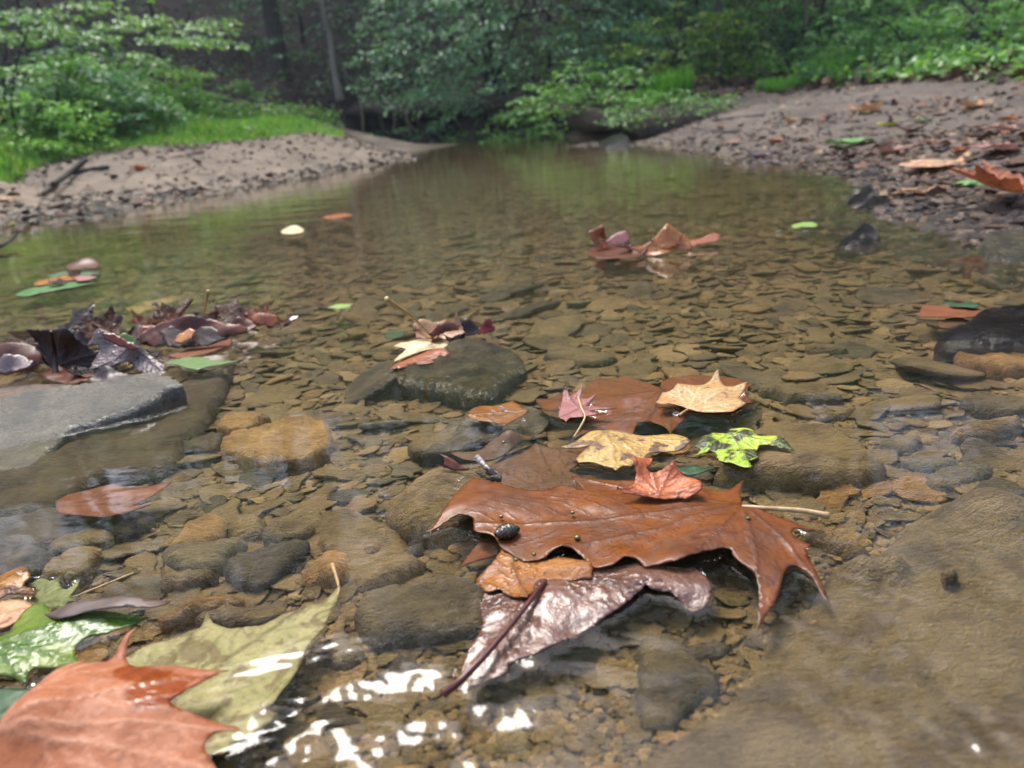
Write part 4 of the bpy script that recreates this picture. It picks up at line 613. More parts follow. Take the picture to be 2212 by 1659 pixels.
for lab, tone, pts in [
    ('oval ochre stone in the row below the lone red brown leaf', 'ochre', [(1075, 232), (1120, 180), (1165, 128), (1230, 80), (1300, 48), (1400, 46), (1452, 62), (1440, 140), (1400, 190), (1300, 222), (1180, 252), (1100, 250)]),
    ('rounded brown stone snug beside the oval ochre stone', 'brown', [(1430, 122), (1445, 80), (1500, 55), (1600, 42), (1660, 58), (1695, 110), (1660, 170), (1580, 188), (1490, 178), (1440, 152)]),
    ('long grey olive stone at the end of the ochre row', 'olive', [(1668, 175), (1700, 110), (1760, 66), (1860, 20), (1960, -5), (2050, 20), (2064, 50), (2010, 132), (1920, 175), (1800, 192), (1700, 190)]),
    ('wide rounded grey stone below the oval ochre stone', 'grey', [(1020, 280), (1060, 240), (1180, 228), (1400, 208), (1500, 186), (1568, 192), (1560, 240), (1490, 282), (1440, 310), (1400, 370), (1320, 388), (1200, 396), (1100, 360), (1040, 320)]),
    ('flat stone peeking out under the wide rounded grey stone', 'brown', [(1020, 400), (1050, 340), (1120, 375), (1200, 400), (1330, 392), (1380, 400), (1300, 450), (1180, 478), (1080, 486), (1020, 465)]),
    ('pointed purplish grey stone below the long olive stone', 'dark', [(1418, 375), (1460, 330), (1560, 280), (1700, 240), (1850, 208), (1960, 192), (1940, 260), (1860, 330), (1780, 400), (1700, 462), (1600, 484), (1520, 455), (1450, 410)]),
    ('elongated olive stone near the dark corner slab', 'olive', [(300, 245), (340, 205), (500, 150), (640, 128), (715, 138), (720, 165), (690, 200), (560, 230), (420, 255), (330, 268)]),
    ('dark corner slab behind the yellow brown oak leaf', 'dark', [(-120, 190), (0, 198), (100, 212), (200, 222), (300, 262), (345, 290), (300, 340), (225, 405), (100, 425), (0, 450), (-120, 450)]),
    ('brown humped stone beside the dark corner slab', 'brown', [(250, 415), (300, 350), (360, 310), (450, 262), (560, 248), (640, 246), (610, 310), (560, 380), (470, 432), (400, 432)]),
    ('round cracked ochre brown stone above the mossy grey block', 'ochre', [(1918, 430), (1950, 370), (2040, 300), (2140, 278), (2230, 290), (2240, 360), (2187, 425), (2080, 462), (1980, 460)]),
    ('long splintered tan stone behind the bark strip', 'ochre', [(1000, 695), (1060, 640), (1200, 590), (1380, 560), (1500, 540), (1555, 560), (1500, 600), (1380, 625), (1200, 670), (1080, 705)]),
    ('flat dull stone between bark strip and mottled leaf', 'brown', [(1240, 690), (1350, 640), (1560, 620), (1740, 610), (1840, 640), (1800, 690), (1600, 720), (1420, 725)])]:
    R_('stone', lab, 'G', pts, M_[tone], -.026, -.06, .007 if 'oval' in lab or 'round' in lab else .004, .002)
for lab, tone, crop, pts, zt in [
    ('pale flat round pebble on the bed near the mossy grey block', 'ochre', 'HH', [(95, 270), (110, 225), (170, 196), (240, 205), (258, 240), (225, 285), (150, 308)], -.03),
    ('grey three cornered pebble beside the pale flat round pebble', 'grey', 'HH', [(372, 285), (420, 250), (520, 226), (500, 270), (440, 318), (390, 312)], -.03),
    ('purple pebble near the tip of the maroon stem', 'dark', 'HH', [(285, 1060), (310, 960), (370, 930), (480, 940), (470, 1020), (400, 1100), (300, 1110)], -.03),
    ('cream pebble next to the purple pebble', 'ochre', 'HH', [(480, 960), (500, 925), (550, 915), (572, 960), (540, 1000), (490, 995)], -.03),
    ('wide olive stone beneath the end of the maroon stem', 'olive', 'HH', [(440, 1100), (500, 1030), (620, 960), (740, 950), (740, 1060), (700, 1110), (560, 1140)], -.034),
    ('round tan pebble in the pocket by the grey tapered block', 'ochre', 'HH', [(1308, 1180), (1330, 1110), (1420, 1086), (1510, 1120), (1520, 1190), (1440, 1225), (1350, 1222)], -.034),
    ('yellow pebble, brightest of the pocket by the grey tapered block', 'ochre', 'HH', [(1712, 1260), (1740, 1222), (1800, 1212), (1870, 1240), (1868, 1290), (1800, 1312), (1740, 1298)], -.028),
    ('amber pebble behind the yellow pebble', 'ochre', 'HH', [(1650, 1230), (1670, 1190), (1720, 1185), (1735, 1225), (1700, 1260)], -.034),
    ('small brown pebble before the yellow pebble', 'brown', 'HH', [(1505, 1280), (1530, 1240), (1600, 1235), (1650, 1262), (1620, 1312), (1550, 1318)], -.034),
    ('coal black pebble above the round tan pebble', 'dark', 'HH', [(1560, 990), (1590, 968), (1640, 975), (1636, 998), (1580, 1006)], -.036),
    ('black oval pebble between the tan pebble and the grey tapered block', 'dark', 'HH', [(1612, 1085), (1640, 1060), (1690, 1070), (1680, 1095), (1630, 1100)], -.034),
    ('brown stone shadowed under the mauve leaf edge', 'brown', 'HH', [(1060, 1130), (1120, 1060), (1220, 1080), (1240, 1180), (1200, 1260), (1100, 1280)], -.034),
    ('orange brown pebble under rippled water', 'ochre', 'HH', [(50, 1490), (80, 1430), (160, 1410), (230, 1450), (210, 1520), (110, 1540)], -.034),
    ('round grey stone beside the mottled yellow green leaf', 'grey', 'HH', [(-140, 860), (-60, 830), (60, 850), (135, 900), (130, 970), (40, 1010), (-80, 990)], -.028),
    ('reddish pebble lying loose on the big silty slab', 'brown', 'I', [(1680, 400), (1700, 362), (1750, 358), (1775, 390), (1750, 430), (1700, 432)], .002),
    ('small red pebble at the foot of the big silty slab', 'brown', 'I', [(-20, 1320), (20, 1310), (50, 1340), (40, 1370), (-10, 1378)], -.03),
    ('long pointed stone on the bed beyond the stick stone', 'olive', 'FF', [(1270, 1240), (1330, 1195), (1440, 1170), (1560, 1190), (1500, 1250), (1440, 1275), (1330, 1270)], -.03),
    ('smooth dark cobble near the frame edge beside the big silty slab', 'dark', 'FF', [(1880, 1555), (1900, 1490), (1990, 1450), (2100, 1460), (2215, 1500), (2230, 1560), (2120, 1598), (1960, 1585)], -.02),
    ('long grey rounded cobble above the smooth dark cobble', 'grey', 'FF', [(1560, 1480), (1580, 1430), (1700, 1385), (1880, 1360), (1990, 1360), (2018, 1400), (1960, 1440), (1820, 1490), (1700, 1525), (1610, 1515)], -.02),
    ('thin grey slate behind the long grey cobble', 'grey', 'FF', [(1400, 1345), (1450, 1325), (1600, 1310), (1720, 1320), (1820, 1350), (1700, 1392), (1560, 1400), (1450, 1380)], -.028),
    ('long ochre loaf shaped stone near the frame edge', 'ochre', 'FF', [(1740, 1165), (1800, 1120), (1950, 1080), (2080, 1055), (2180, 1050), (2200, 1090), (2100, 1125), (1980, 1160), (1840, 1178)], -.02),
    ('big dark slate plate below the black wet rock', 'grey', 'FF', [(1800, 950), (1850, 925), (2000, 920), (2212, 935), (2330, 980), (2200, 1030), (2050, 1028), (1900, 1000)], -.028),
    ('large flat tan plate on the bed behind the flat brown stone', 'olive', 'FF', [(500, 870), (640, 840), (800, 845), (930, 880), (1050, 910), (940, 925), (800, 918), (700, 932), (640, 905)], -.03),
    ('reddish flat sliver standing out among grey stones', 'brown', 'FF', [(860, 1045), (960, 1030), (1060, 1000), (1150, 975), (1110, 1020), (1020, 1045), (920, 1052)], -.034),
    ('wide olive plate on the bed past the grey wet rock', 'olive', 'E', [(1300, 660), (1360, 625), (1480, 615), (1700, 640), (1770, 675), (1640, 705), (1480, 700)], -.034),
    ('thin plate among mid stream stones with a crisp shadow', 'olive', 'FF', [(800, 590), (880, 585), (1000, 595), (1110, 620), (1000, 628), (880, 622)], -.034)]:
    R_('stone', lab, crop, pts, M_[tone], zt, -.06, .007 if tone != 'dark' else .005, .0015, grid=.003)

# ---------------------------------------------------------------- scattered bed stones
def pebble_shape(seed, n=16, rings=((.92, -.5), (1.0, -.08), (1.0, .26), (.94, .43), (.5, .5)), ang=.5):
    r = np.random.default_rng(seed); a = np.linspace(0, 6.2832, n, endpoint=False) + r.uniform(-.12, .12, n)
    asp = r.uniform(.5, .95); k = r.integers(3, 6); ph = r.uniform(0, 6.28)
    rad = 1 + ang * .22 * np.cos(k * a + ph) + ang * .16 * np.cos(2 * a + r.uniform(0, 6.28)) + r.normal(0, .05 * ang, n)
    base = np.stack([np.cos(a) * rad, np.sin(a) * rad * asp], -1); V = []
    tx, ty = r.uniform(-.16, .16, 2)
    for s, z in rings:
        b = base * s * (1 + r.normal(0, .02, (n, 1))); V.append(np.stack([b[:, 0], b[:, 1], z + b[:, 0] * tx * (z > 0) + b[:, 1] * ty * (z > 0) + r.normal(0, .03, n) * (z > 0)], -1))
    V.append(np.array([[0, 0, .5], [0, 0, -.5]])); V = np.concatenate(V); nr = len(rings); F = []
    for i in range(nr - 1):
        for j in range(n): F.append((i * n + j, i * n + (j + 1) % n, (i + 1) * n + (j + 1) % n, (i + 1) * n + j))
    for j in range(n):
        q = (j + 1) % n
        F.append(((nr - 1) * n + j, (nr - 1) * n + q, nr * n, nr * n)); F.append((q, j, nr * n + 1, nr * n + 1))
    return V, F
PEB = [pebble_shape(100 + k, ang=.4 + .9 * (k % 2)) for k in range(14)]
PEBMESH = []
for k, (V, F_) in enumerate([pebble_shape(300 + k, 22, ((.9, -.5), (1.0, -.1), (1.0, .22), (.97, .38), (.90, .46), (.6, .5), (.3, .51)), .4 + .8 * (k % 2)) for k in range(18)]):
    V = V.copy(); V[:, 2] += wob(V[:, 0], V[:, 1], 5, k) * .09 * (V[:, 2] > .2)
    me = bpy.data.meshes.new('stone'); me.from_pydata([tuple(v) for v in V], [], [tuple(dict.fromkeys(f)) for f in F_]); me.polygons.foreach_set('use_smooth', np.ones(len(me.polygons), bool)); PEBMESH.append(me)
def hero_block(x, y):
    q = np.array([[x, y]])
    for h, lo, hi in HBOX:
        if lo[0] < x < hi[0] and lo[1] < y < hi[1] and pip(h, q)[0]: return True
    return False
HBOX = [(h, h.min(0), h.max(0)) for h in HERO]
cells = {}
def free(x, y, r, k):
    c = .12; i, j = int(math.floor(x / c)), int(math.floor(y / c)); n = int(math.ceil((r * k + .06) / c))
    for a in range(i - n, i + n + 1):
        for b in range(j - n, j + n + 1):
            for (px_, py_, pr) in cells.get((a, b), ()):
                if (px_ - x) ** 2 + (py_ - y) ** 2 < ((pr + r) * k) ** 2: return False
    cells.setdefault((i, j), []).append((x, y, r)); return True
def cand(n, rmin, rmax, tmax=.72, p=1.0):
    r = rmin * (rmax / rmin) ** (rng.random(n) ** p); t = rng.uniform(-tmax, tmax, n); return r * np.sin(t), r * np.cos(t)
ST = []
for (n, s0, s1, r0, r1, k) in [(26, .030, .040, .8, 3.4, .8), (520, .016, .026, .5, 3.8, .76), (10000, .009, .016, .30, 3.6, .66), (26000, .0055, .0105, .26, 2.6, .60)]:
    xs, ys = cand(n, r0, r1); zz = ground_z(xs, ys); ss = rng.uniform(s0, s1, n) * np.clip(np.sqrt(xs**2 + ys**2) / .55, .7, 1.3)
    for x, y, z, s in zip(xs, ys, zz, ss):
        if z > -.012 or (s < .012 and wob(np.array([x]), np.array([y]), 9, 97)[0] < -.18) or not free(x, y, s, k) or (s > .009 and hero_block(x, y)): continue
        ST.append((x, y, z, s))
def stone_T(s): return dict(h=s * rng.uniform(.11, .24), a=rng.uniform(0, 6.28), tx=rng.normal(0, .13), ty=rng.normal(0, .13))
info = []
for (x, y, z, s) in ST:
    u, v = proj((x, y, z)); d = math.hypot(x, y); w = s * 2 * F / (d + .1); inview = -60 < u < W + 60 and v < H + 60
    info.append(w * w * (CAMH / math.hypot(d, CAMH)) if inview else 0)
order = np.argsort(-np.array(info)); NOBJ = 222
LAND = [('the large orange leaf', 1350, 1150), ('the thick tan block', 590, 950), ('the grey wet rock', 980, 790), ('the dark leaf heap', 250, 720), ('the black wet rock', 2130, 700), ('the far orange leaf heap', 1410, 525), ('the flat brown stone', 1720, 985),
        ('the pointed dark slate', 990, 940), ('the lone red brown leaf', 240, 1080), ('the ochre stone row', 520, 1130), ('the wide rounded grey stone', 440, 1190), ('the mossy grey block', 900, 1290), ('the orange pink leaf', 250, 1540), ('the maroon stem', 1060, 1400), ('the mottled leaf', 500, 1400),
        ('the pink star leaf', 1255, 880), ('the cream tan leaf', 1520, 860), ('the yellow green leaf', 1610, 965), ('the bark strip', 220, 1325), ('the sunken russet leaf', 1380, 870), ('the big silty slab', 1950, 1300), ('the grey tapered block', 1460, 1450), ('the long ochre loaf stone', 2120, 930), ('the smooth dark cobble', 2150, 1060),
        ('the rolled dull leaf', 1070, 970), ('the yellow stem', 870, 680), ('the lime green leaf', 1740, 488), ('the bubble leaf', 1080, 890), ('the wet shining slab', 150, 900), ('the wide tan plate', 1730, 845), ('the gravel shore', 2100, 560), ('the white leaf scrap', 632, 497)]
used = set()
def stone_label(u, v, s, tone, el):
    best = min(LAND, key=lambda L: (L[1] - u) ** 2 + ((L[2] - v) * 1.6) ** 2); du, dv = u - best[1], (v - best[2]) * 1.6
    size = 'broad' if s > .030 else 'mid sized' if s > .021 else 'small' if s > .014 else 'little'
    shp = {0: 'flat', 1: 'angular', 2: 'rounded', 3: 'thin', 4: 'long'}[el]
    dist = math.hypot(du, dv); near = 'close by' if dist < 110 else 'near' if dist < 220 else 'some way from'
    side = ('on the bed beyond' if dv < 0 else 'on the bed in front of') if abs(dv) > abs(du) else ('on the bed beside')
    t = f"{size} {shp} {dict(olive='olive', brown='brown', ochre='ochre', grey='grey', dark='dark slate')[tone]} stone "
    t += {'close by': 'just ', 'near': '', 'some way from': 'farther off '}[near] + side.replace('on the bed ', '') + ' ' + best[0]
    return t
tones = ['olive', 'brown', 'grey', 'ochre', 'dark']
for q in order[:NOBJ]:
    x, y, z, s = ST[q]; T = stone_T(s); k = int(rng.integers(len(PEBMESH))); tone = tones[int(rng.choice(5, p=[.34, .27, .22, .08, .09]))]
    o = bpy.data.objects.new('stone', PEBMESH[k]); COL.objects.link(o); el = int(rng.integers(5))
    h = T['h'] * (.7 if el == 3 else 1.2 if el == 2 else 1)
    o.location = (x, y, z + h * .22 + .002); o.scale = (s * (1.25 if el == 4 else 1), s, h); o.rotation_euler = (T['tx'], T['ty'], T['a'] if el != 4 else rng.normal(0, .3))
    if not o.data.materials: o.data.materials.append(M_['olive'])
    o.material_slots[0].link = 'OBJECT'; o.material_slots[0].material = M_[tone]
    u, v = proj((x, y, z)); tag(o, stone_label(u, v, s, tone, el), 'stone', 'flat stones scattered over the stream bed')
def merge_pebbles(name, items, shapes, m, kind='stuff', label=None):
    VV, FF_, off = [], [], 0
    for (x, y, z, s, h, a, tx, ty, k) in items:
        V, F_ = shapes[k]; c, sn = math.cos(a), math.sin(a); X = V[:, 0] * s; Y = V[:, 1] * s; Z = V[:, 2] * h + X * tx + Y * ty
        VV.append(np.stack([x + X * c - Y * sn, y + X * sn + Y * c, z + Z], -1)); FF_.append(np.asarray(F_) + off); off += len(V)
    V = np.concatenate(VV); Fq = np.concatenate(FF_)
    o = mesh_np(name, V, [tuple(dict.fromkeys(f)) for f in Fq.tolist()], m); tag(o, label, kind=kind); return o
items = []
for q in order[NOBJ:]:
    x, y, z, s = ST[q]; T = stone_T(s); items.append((x, y, z + T['h'] * .25 + .001, s, T['h'], T['a'], T['tx'], T['ty'], int(rng.integers(len(PEB)))))
merge_pebbles('bed_gravel', items, PEB, GRAVEL, label='small flat stones carpeting the stream bed between the larger ones')
TINY = [pebble_shape(500 + k, 7, ((.9, -.4), (1.0, .05), (.6, .5)), .8) for k in range(8)]
xs, ys = cand(26000, .24, 1.25, .8); zz = ground_z(xs, ys)
merge_pebbles('grit', [(x, y, z + .001, s, s * rng.uniform(.5, .9), a, 0, 0, int(k)) for x, y, z, s, a, k in zip(xs, ys, zz, rng.uniform(.0012, .0042, len(xs)), rng.uniform(0, 6.28, len(xs)), rng.integers(0, 8, len(xs))) if z < -.01][:16000], TINY, GRAVEL, label='coarse grit and sand grains on the stream bed')
# pebbles and wet debris of the two shores
xs, ys = cand(52000, 1.0, 7.5, .9, .8); zz = ground_z(xs, ys); th = np.arctan2(xs, ys); rr = np.hypot(xs, ys); L_ = th < .02
wet = L_ & (zz > -.015) & (zz < .06) & (rng.random(len(xs)) < np.clip(1.15 - np.abs(zz - .016) / .035, .08, 1)) & (rr < grass_r(th) - .05) & (wob(xs, ys, 7, 90) + rng.normal(0, .25, len(xs)) > -.22)
it = [(x, y, z + .003, s, s * rng.uniform(.15, .4), rng.uniform(0, 6.28), rng.normal(0, .25), rng.normal(0, .25), int(rng.integers(8))) for x, y, z, s in zip(xs[wet], ys[wet], zz[wet], rng.uniform(.006, .028, wet.sum()))]
merge_pebbles('shore_debris', it, TINY, WETDEB, label='wet leaf scraps and pebbles littering the sandbar waterline')
dry = L_ & (wob(xs, ys, 5, 91) + rng.normal(0, .2, len(xs)) > -.12) & (zz > .03) & (rr < grass_r(th)) & (rng.random(len(xs)) < np.clip(1 - (grass_r(th) - rr) / 1.1, .08, 1) * .9)
it = [(x, y, z + .002, s, s * rng.uniform(.15, .4), rng.uniform(0, 6.28), rng.normal(0, .25), rng.normal(0, .25), int(rng.integers(8))) for x, y, z, s in zip(xs[dry], ys[dry], zz[dry], rng.uniform(.008, .03, dry.sum()))]
merge_pebbles('sandbar_debris', it, TINY, BEACHG, label='dry leaf crumbs and pebbles on the sandbar below the grass')
xs, ys = cand(42000, .9, 6.0, .9); zz = ground_z(xs, ys); th = np.arctan2(xs, ys)
gv = (th > .05) & (zz > -.018) & (zz < .16) & (rng.random(len(xs)) < np.clip(1.2 - zz / .11, .03, 1))
it = [(x, y, z + .002, s, s * rng.uniform(.25, .6), rng.uniform(0, 6.28), rng.normal(0, .2), rng.normal(0, .2), int(rng.integers(8))) for x, y, z, s in zip(xs[gv], ys[gv], zz[gv], rng.uniform(.005, .020, gv.sum()))]
wetg = [i for i in it if i[2] < .022]; dryg = [i for i in it if i[2] >= .022]
merge_pebbles('shore_gravel', dryg, TINY, BEACHG, label='pinkish brown gravel of the shore')
merge_pebbles('wet_gravel', wetg, TINY, WETDEB, label='wet dark gravel glittering along the shore waterline')

# ---------------------------------------------------------------- water: one rippled sheet, lifted a little where leaves float on it
def build_water():
    rs = np.concatenate([np.geomspace(.10, .24, 60)[:-1], np.geomspace(.24, 1.0, 360)[:-1], np.geomspace(1.0, 16, 260)])
    th = np.concatenate([np.linspace(-1.75, -.78, 50)[:-1], np.linspace(-.78, .78, 470), np.linspace(.78, 1.75, 50)[1:]])
    R, T = np.meshgrid(rs, th, indexing='ij'); x = (R * np.sin(T)).ravel(); y = (R * np.cos(T)).ravel(); z = np.zeros(len(x))
    z += wob(x, y * 2.5, 16, 21) * .0006 * np.clip(np.hypot(x, y), .3, 1.5)
    for (u, v, rad, amp, sc, sd_) in [(660, 1480, .05, .0034, 90, 31), (620, 1600, .045, .0034, 105, 35), (1010, 1540, .035, .0034, 100, 32), (850, 1570, .06, .0020, 100, 33), (1340, 1420, .03, .0012, 170, 37), (1950, 1430, .05, .0022, 190, 34), (2140, 1580, .03, .002, 260, 44), (2160, 1150, .04, .002, 240, 45), (1870, 1280, .02, .0022, 240, 46), (760, 1660, .08, .0022, 100, 36), (1900, 1290, .03, .0012, 220, 38), (1000, 1050, .02, .0014, 260, 39)]:
        q = P(u, v); g = np.exp(-((x - q[0]) ** 2 + (y - q[1]) ** 2) / rad ** 2); z += g * amp * .12 * wob(x, y, 420, sd_ + 60); z += g * amp * wob(x + wob(x, y, 60, 40) * .008, y + wob(x, y, 70, 41) * .008, sc, sd_)
    for ol in FLOAT:
        lo, hi = ol.min(0) - .02, ol.max(0) + .02; s = np.where((x > lo[0]) & (x < hi[0]) & (y > lo[1]) & (y < hi[1]))[0]
        if not len(s): continue
        q = np.stack([x[s], y[s]], -1); d = segdist(q, ol, np.roll(ol, -1, 0)); ins = pip(ol, q)
        z[s] += np.where(ins, -.0045 * np.clip(d / .004, 0, 1), .0013 * np.exp(-d / .0035))
    nr, nt = R.shape; idx = np.arange(nr * nt).reshape(nr, nt)
    Fc = np.stack([idx[:-1, :-1], idx[:-1, 1:], idx[1:, 1:], idx[1:, :-1]], -1).reshape(-1, 4)
    o = mesh_np('water', np.stack([x, y, z], -1), Fc[:, ::-1].copy(), water_mat()); tag(o, kind='structure')
build_water()

# ---------------------------------------------------------------- small things on and in the water
def twig(name, label, cat, pts, r0, r1, m, group=None, n=8):
    p = curve_pts(pts); c = p[0].copy(); rr = np.linspace(r0, r1, len(p)) * (1 + .12 * np.sin(np.arange(len(p)) * 2.1)); o = tube(name, p - c, rr, m, n=n); o.location = c; tag(o, label, cat, group); return o
PT = lambda crop, a, z: P(*px(crop, a), z)
twig('twig', 'short black and white forked twig floating beyond the large orange leaf', 'twig', [PT('E', (862, 1305), .014), PT('E', (900, 1350), .010), PT('E', (945, 1395), .008), PT('E', (1000, 1435), .003)], .0022, .0028, plain_mat('twig_mottled', (40, 34, 30), (200, 192, 178), .35, 90), 'twigs by the stream')
twig('twig', 'little dark wood chip lying beside the forked twig', 'twig', [PT('E', (915, 1425), .003), PT('E', (960, 1445), .003), PT('E', (1020, 1448), .003)], .0022, .003, TWIGM, 'twigs by the stream')
twig('leaf_stalk', 'pale leaf stalk standing up out of the dark leaf heap', 'leaf stalk', [PT('D', (1312, 400), .004), P(*px('D', (1330, 320)), .03), P(*px('D', (1342, 240)), .058)], .0016, .0026, STEMY)
twig('twig', 'thin tan straw lying between the olive leaf and the long splintered stone', 'twig', [PT('G', (470, 570), -.008), PT('G', (640, 500), -.01), PT('G', (850, 415), -.014)], .0007, .0007, STEMP, 'twigs by the stream')
leaf('bark_strip', 'dark brown strip of bark lying across the green leaf', 'bark', 'G', [(285, 682), (340, 668), (450, 648), (600, 632), (750, 618), (900, 608), (1000, 612), (1092, 598), (1060, 628), (985, 660), (860, 672), (700, 692), (540, 712), (400, 735), (345, 722)], BARKL_, z=.008, group='bark and wood scraps', floating=False, crinkle=.002, bumps=[(700, 650, .006, .03)])
leaf('wood_slab', 'flat brown slab of wet wood at the foot of the dark leaf heap', 'wood', 'D', [(-160, 870), (0, 868), (200, 845), (430, 838), (380, 900), (300, 962), (150, 985), (0, 992), (-160, 1010)], WOOD, z=.007, group='bark and wood scraps', floating=False, grid=.004)
def bead(name, label, cat, crop, p, r, z, m, sq=.8, group=None):
    bm = bmesh.new(); bmesh.ops.create_uvsphere(bm, u_segments=14, v_segments=9, radius=r)
    me = bpy.data.meshes.new(name); bm.to_mesh(me); bm.free(); me.polygons.foreach_set('use_smooth', np.ones(len(me.polygons), bool)); me.materials.append(m)
    o = bpy.data.objects.new(name, me); COL.objects.link(o); q = P(*px(crop, p), z); o.location = q; o.scale = (1, 1, sq); tag(o, label, cat, group); return o
SEEDM = plain_mat('seed_green', (92, 96, 34), (60, 64, 26), .15, 300, .8)
for lab, crop, p in [('green seed alone in the middle of the large orange leaf', 'HH', (1495, 190)), ('green seed on the tan fragment near the orange leaf rim', 'HH', (1105, 330)), ('green seed by the seed cone on the wet orange lobe', 'HH', (1010, 55)), ('green seed at the far rim of the large orange leaf under the salmon leaf', 'HH', (1465, 30)), ('green seed beside the rim curl of the tan fragment', 'HH', (1220, 296)), ('green seed near the pale stem of the large orange leaf', 'I', (432, 66)), ('green seed resting on the rolled dull brown leaf', 'E', (1038, 1215))]:
    bead('seed', lab, 'seed', crop, p, .0021 if 'alone' in lab else .0015, .0075 if crop != 'E' else .006, SEEDM, .8, 'green seeds on the leaves')
DROPM = NT('droplet'); DROPM = DROPM.surf(DROPM.principled(Base_Color=(.9, .92, .95, 1), Roughness=.02, IOR=1.33, Transmission_Weight=1.0, Specular_IOR_Level=.9))
for k, (lab, crop, p, z) in enumerate([('water drop on the bubble leaf close to its tip', 'E', (970, 1010), .001), ('water drop in the middle of the bubble leaf', 'E', (1022, 990), .001), ('water drop beside the other drops on the bubble leaf', 'E', (1050, 1005), .001), ('bubble at the edge of the bubble leaf', 'E', (1165, 1070), .001), ('bubble at the foot of the pink star leaf', 'E', (1395, 990), .001),
                                    ('bubble on dark water before the white leaf scrap', 'N', (612, 502), .001), ('bubble by the lime green leaf', 'C', (805, 1500), .002), ('bubble farther out than the lime green leaf', 'C', (630, 1498), .002), ('bubble near the rim of the green leaf', 'G', (545, 1000), .001), ('bubble at the tip of the green leaf', 'G', (210, 1118), .001), ('bubble near the tall yellow stem', 'E', (40, 340), .002), ('bubble by the cream tan leaf stem', 'FF', (-30, 1030), .002)]):
    bead('water_bubble', lab, 'bubble', crop, p, (.002, .0022, .0018, .002, .0018, .006, .006, .007, .0018, .0016, .004, .003)[k], z, DROPM, .6, 'bubbles and drops on the water')
def cone(label, crop, p, r, z):
    q = P(*px(crop, p), z); V, Fc = [], []; N, M = 26, 40
    for i in range(N + 1):
        f = i / N; rad = r * (math.sin(math.pi * min(f * .92 + .04, 1)) ** .7) * (1 - .25 * f)
        for j in range(M):
            a = 6.2832 * j / M; k = 1 + .13 * math.sin(i * 1.9) + .06 * math.sin(j * 2 + i)
            V.append(((f - .5) * r * 2.6, rad * k * math.cos(a) * .9, rad * k * math.sin(a) * .8))
    for i in range(N):
        for j in range(M): Fc.append((i * M + j, i * M + (j + 1) % M, (i + 1) * M + (j + 1) % M, (i + 1) * M + j))
    o = mesh_np('seed_cone', V, Fc, plain_mat('cone_olive', (66, 58, 30), (36, 32, 20), .18, 200, .8)); o.location = q; o.rotation_euler = (0, .1, .5); tag(o, label, 'cone'); return o
cone('ribbed olive seed cone sitting on the torn edge of the large orange leaf', 'HH', (1050, 150), .0068, .0085)

# ---------------------------------------------------------------- leaf litter on the gravel shore
def lobed(seed, lobes=5, n=120, teeth=.16):
    r = np.random.default_rng(seed); a = np.linspace(-math.pi, math.pi, n, endpoint=False); rad = np.full(n, .34)
    for k in range(lobes):
        c = (k - (lobes - 1) / 2) * (4.3 / lobes) + r.normal(0, .06); hgt = (.66 if k == lobes // 2 else .55 if abs(k - lobes // 2) == 1 else .36) * r.uniform(.9, 1.1)
        rad += hgt * np.exp(-np.abs((a - c) / .24) ** 1.25)
        for s in (-.3, .3): rad += teeth * np.exp(-np.abs((a - c - s) / .07))
    return np.stack([np.sin(a) * rad, np.cos(a) * rad * .9], -1) * .62
LVAR = []
for k in range(7):
    ol = lobed(60 + k); vs, fs = triangulate(ol, .05, k); r = np.random.default_rng(k); ed = segdist(vs, ol, np.roll(ol, -1, 0))
    vein = np.zeros(len(vs))
    A = np.zeros((5, 2)); A[:, 1] = -.2; B = np.array([[math.sin(t) * .6, math.cos(t) * .6 - .1] for t in (-1.7, -.85, 0, .85, 1.7)]); vein = np.exp(-(segdist(vs, A, B) / .02) ** 2)
    roll = [0, .35, .6, .2, .8, .45, .1][k]; z = roll * (vs[:, 0] ** 2) + wob(vs[:, 0], vs[:, 1], 5, k) * .09 + .05 * np.exp(-ed / .05) * r.choice([-1, 1])
    x = vs[:, 0] * (1 - .35 * roll * vs[:, 0] ** 2)
    o = mesh_np('fallen_leaf', np.stack([x, vs[:, 1], z], -1), fs, PALE, attrs=dict(vein=vein, edge=np.zeros(len(vs)))); LVAR.append(o.data); bpy.data.objects.remove(o)
LM = dict(tan=leaf_mat('litter_tan', (206, 164, 120), (180, 136, 100), (150, 110, 84), .45, scale=2, bumps=.02), pink=leaf_mat('litter_pink', (190, 146, 132), (164, 118, 106), (130, 92, 84), .4, scale=2, bumps=.02), orange=leaf_mat('litter_orange', (190, 112, 68), (160, 88, 56), (120, 68, 46), .4, scale=2, bumps=.02),
          green=leaf_mat('litter_green', (130, 176, 96), (100, 150, 80), (160, 196, 130), .4, scale=2, bumps=.02), yellow=leaf_mat('litter_yellow', (212, 200, 90), (176, 176, 80), (190, 180, 110), .4, scale=2, bumps=.02), brown=leaf_mat('litter_brown', (120, 76, 56), (94, 60, 46), (74, 50, 40), .4, scale=2, bumps=.02), mauve=leaf_mat('litter_mauve', (170, 152, 166), (146, 124, 134), (110, 90, 100), .2, scale=2, bumps=.02, spec=.8))
def terr_hit(u, v):
    d = ray(u, v); lo = .4
    for t in np.concatenate([np.linspace(.4, 4, 240), np.linspace(4, 16, 240)]):
        p = EYE + d * t
        if p[2] < ground_z(p[0], p[1])[0]: return p
    return EYE + d * 8
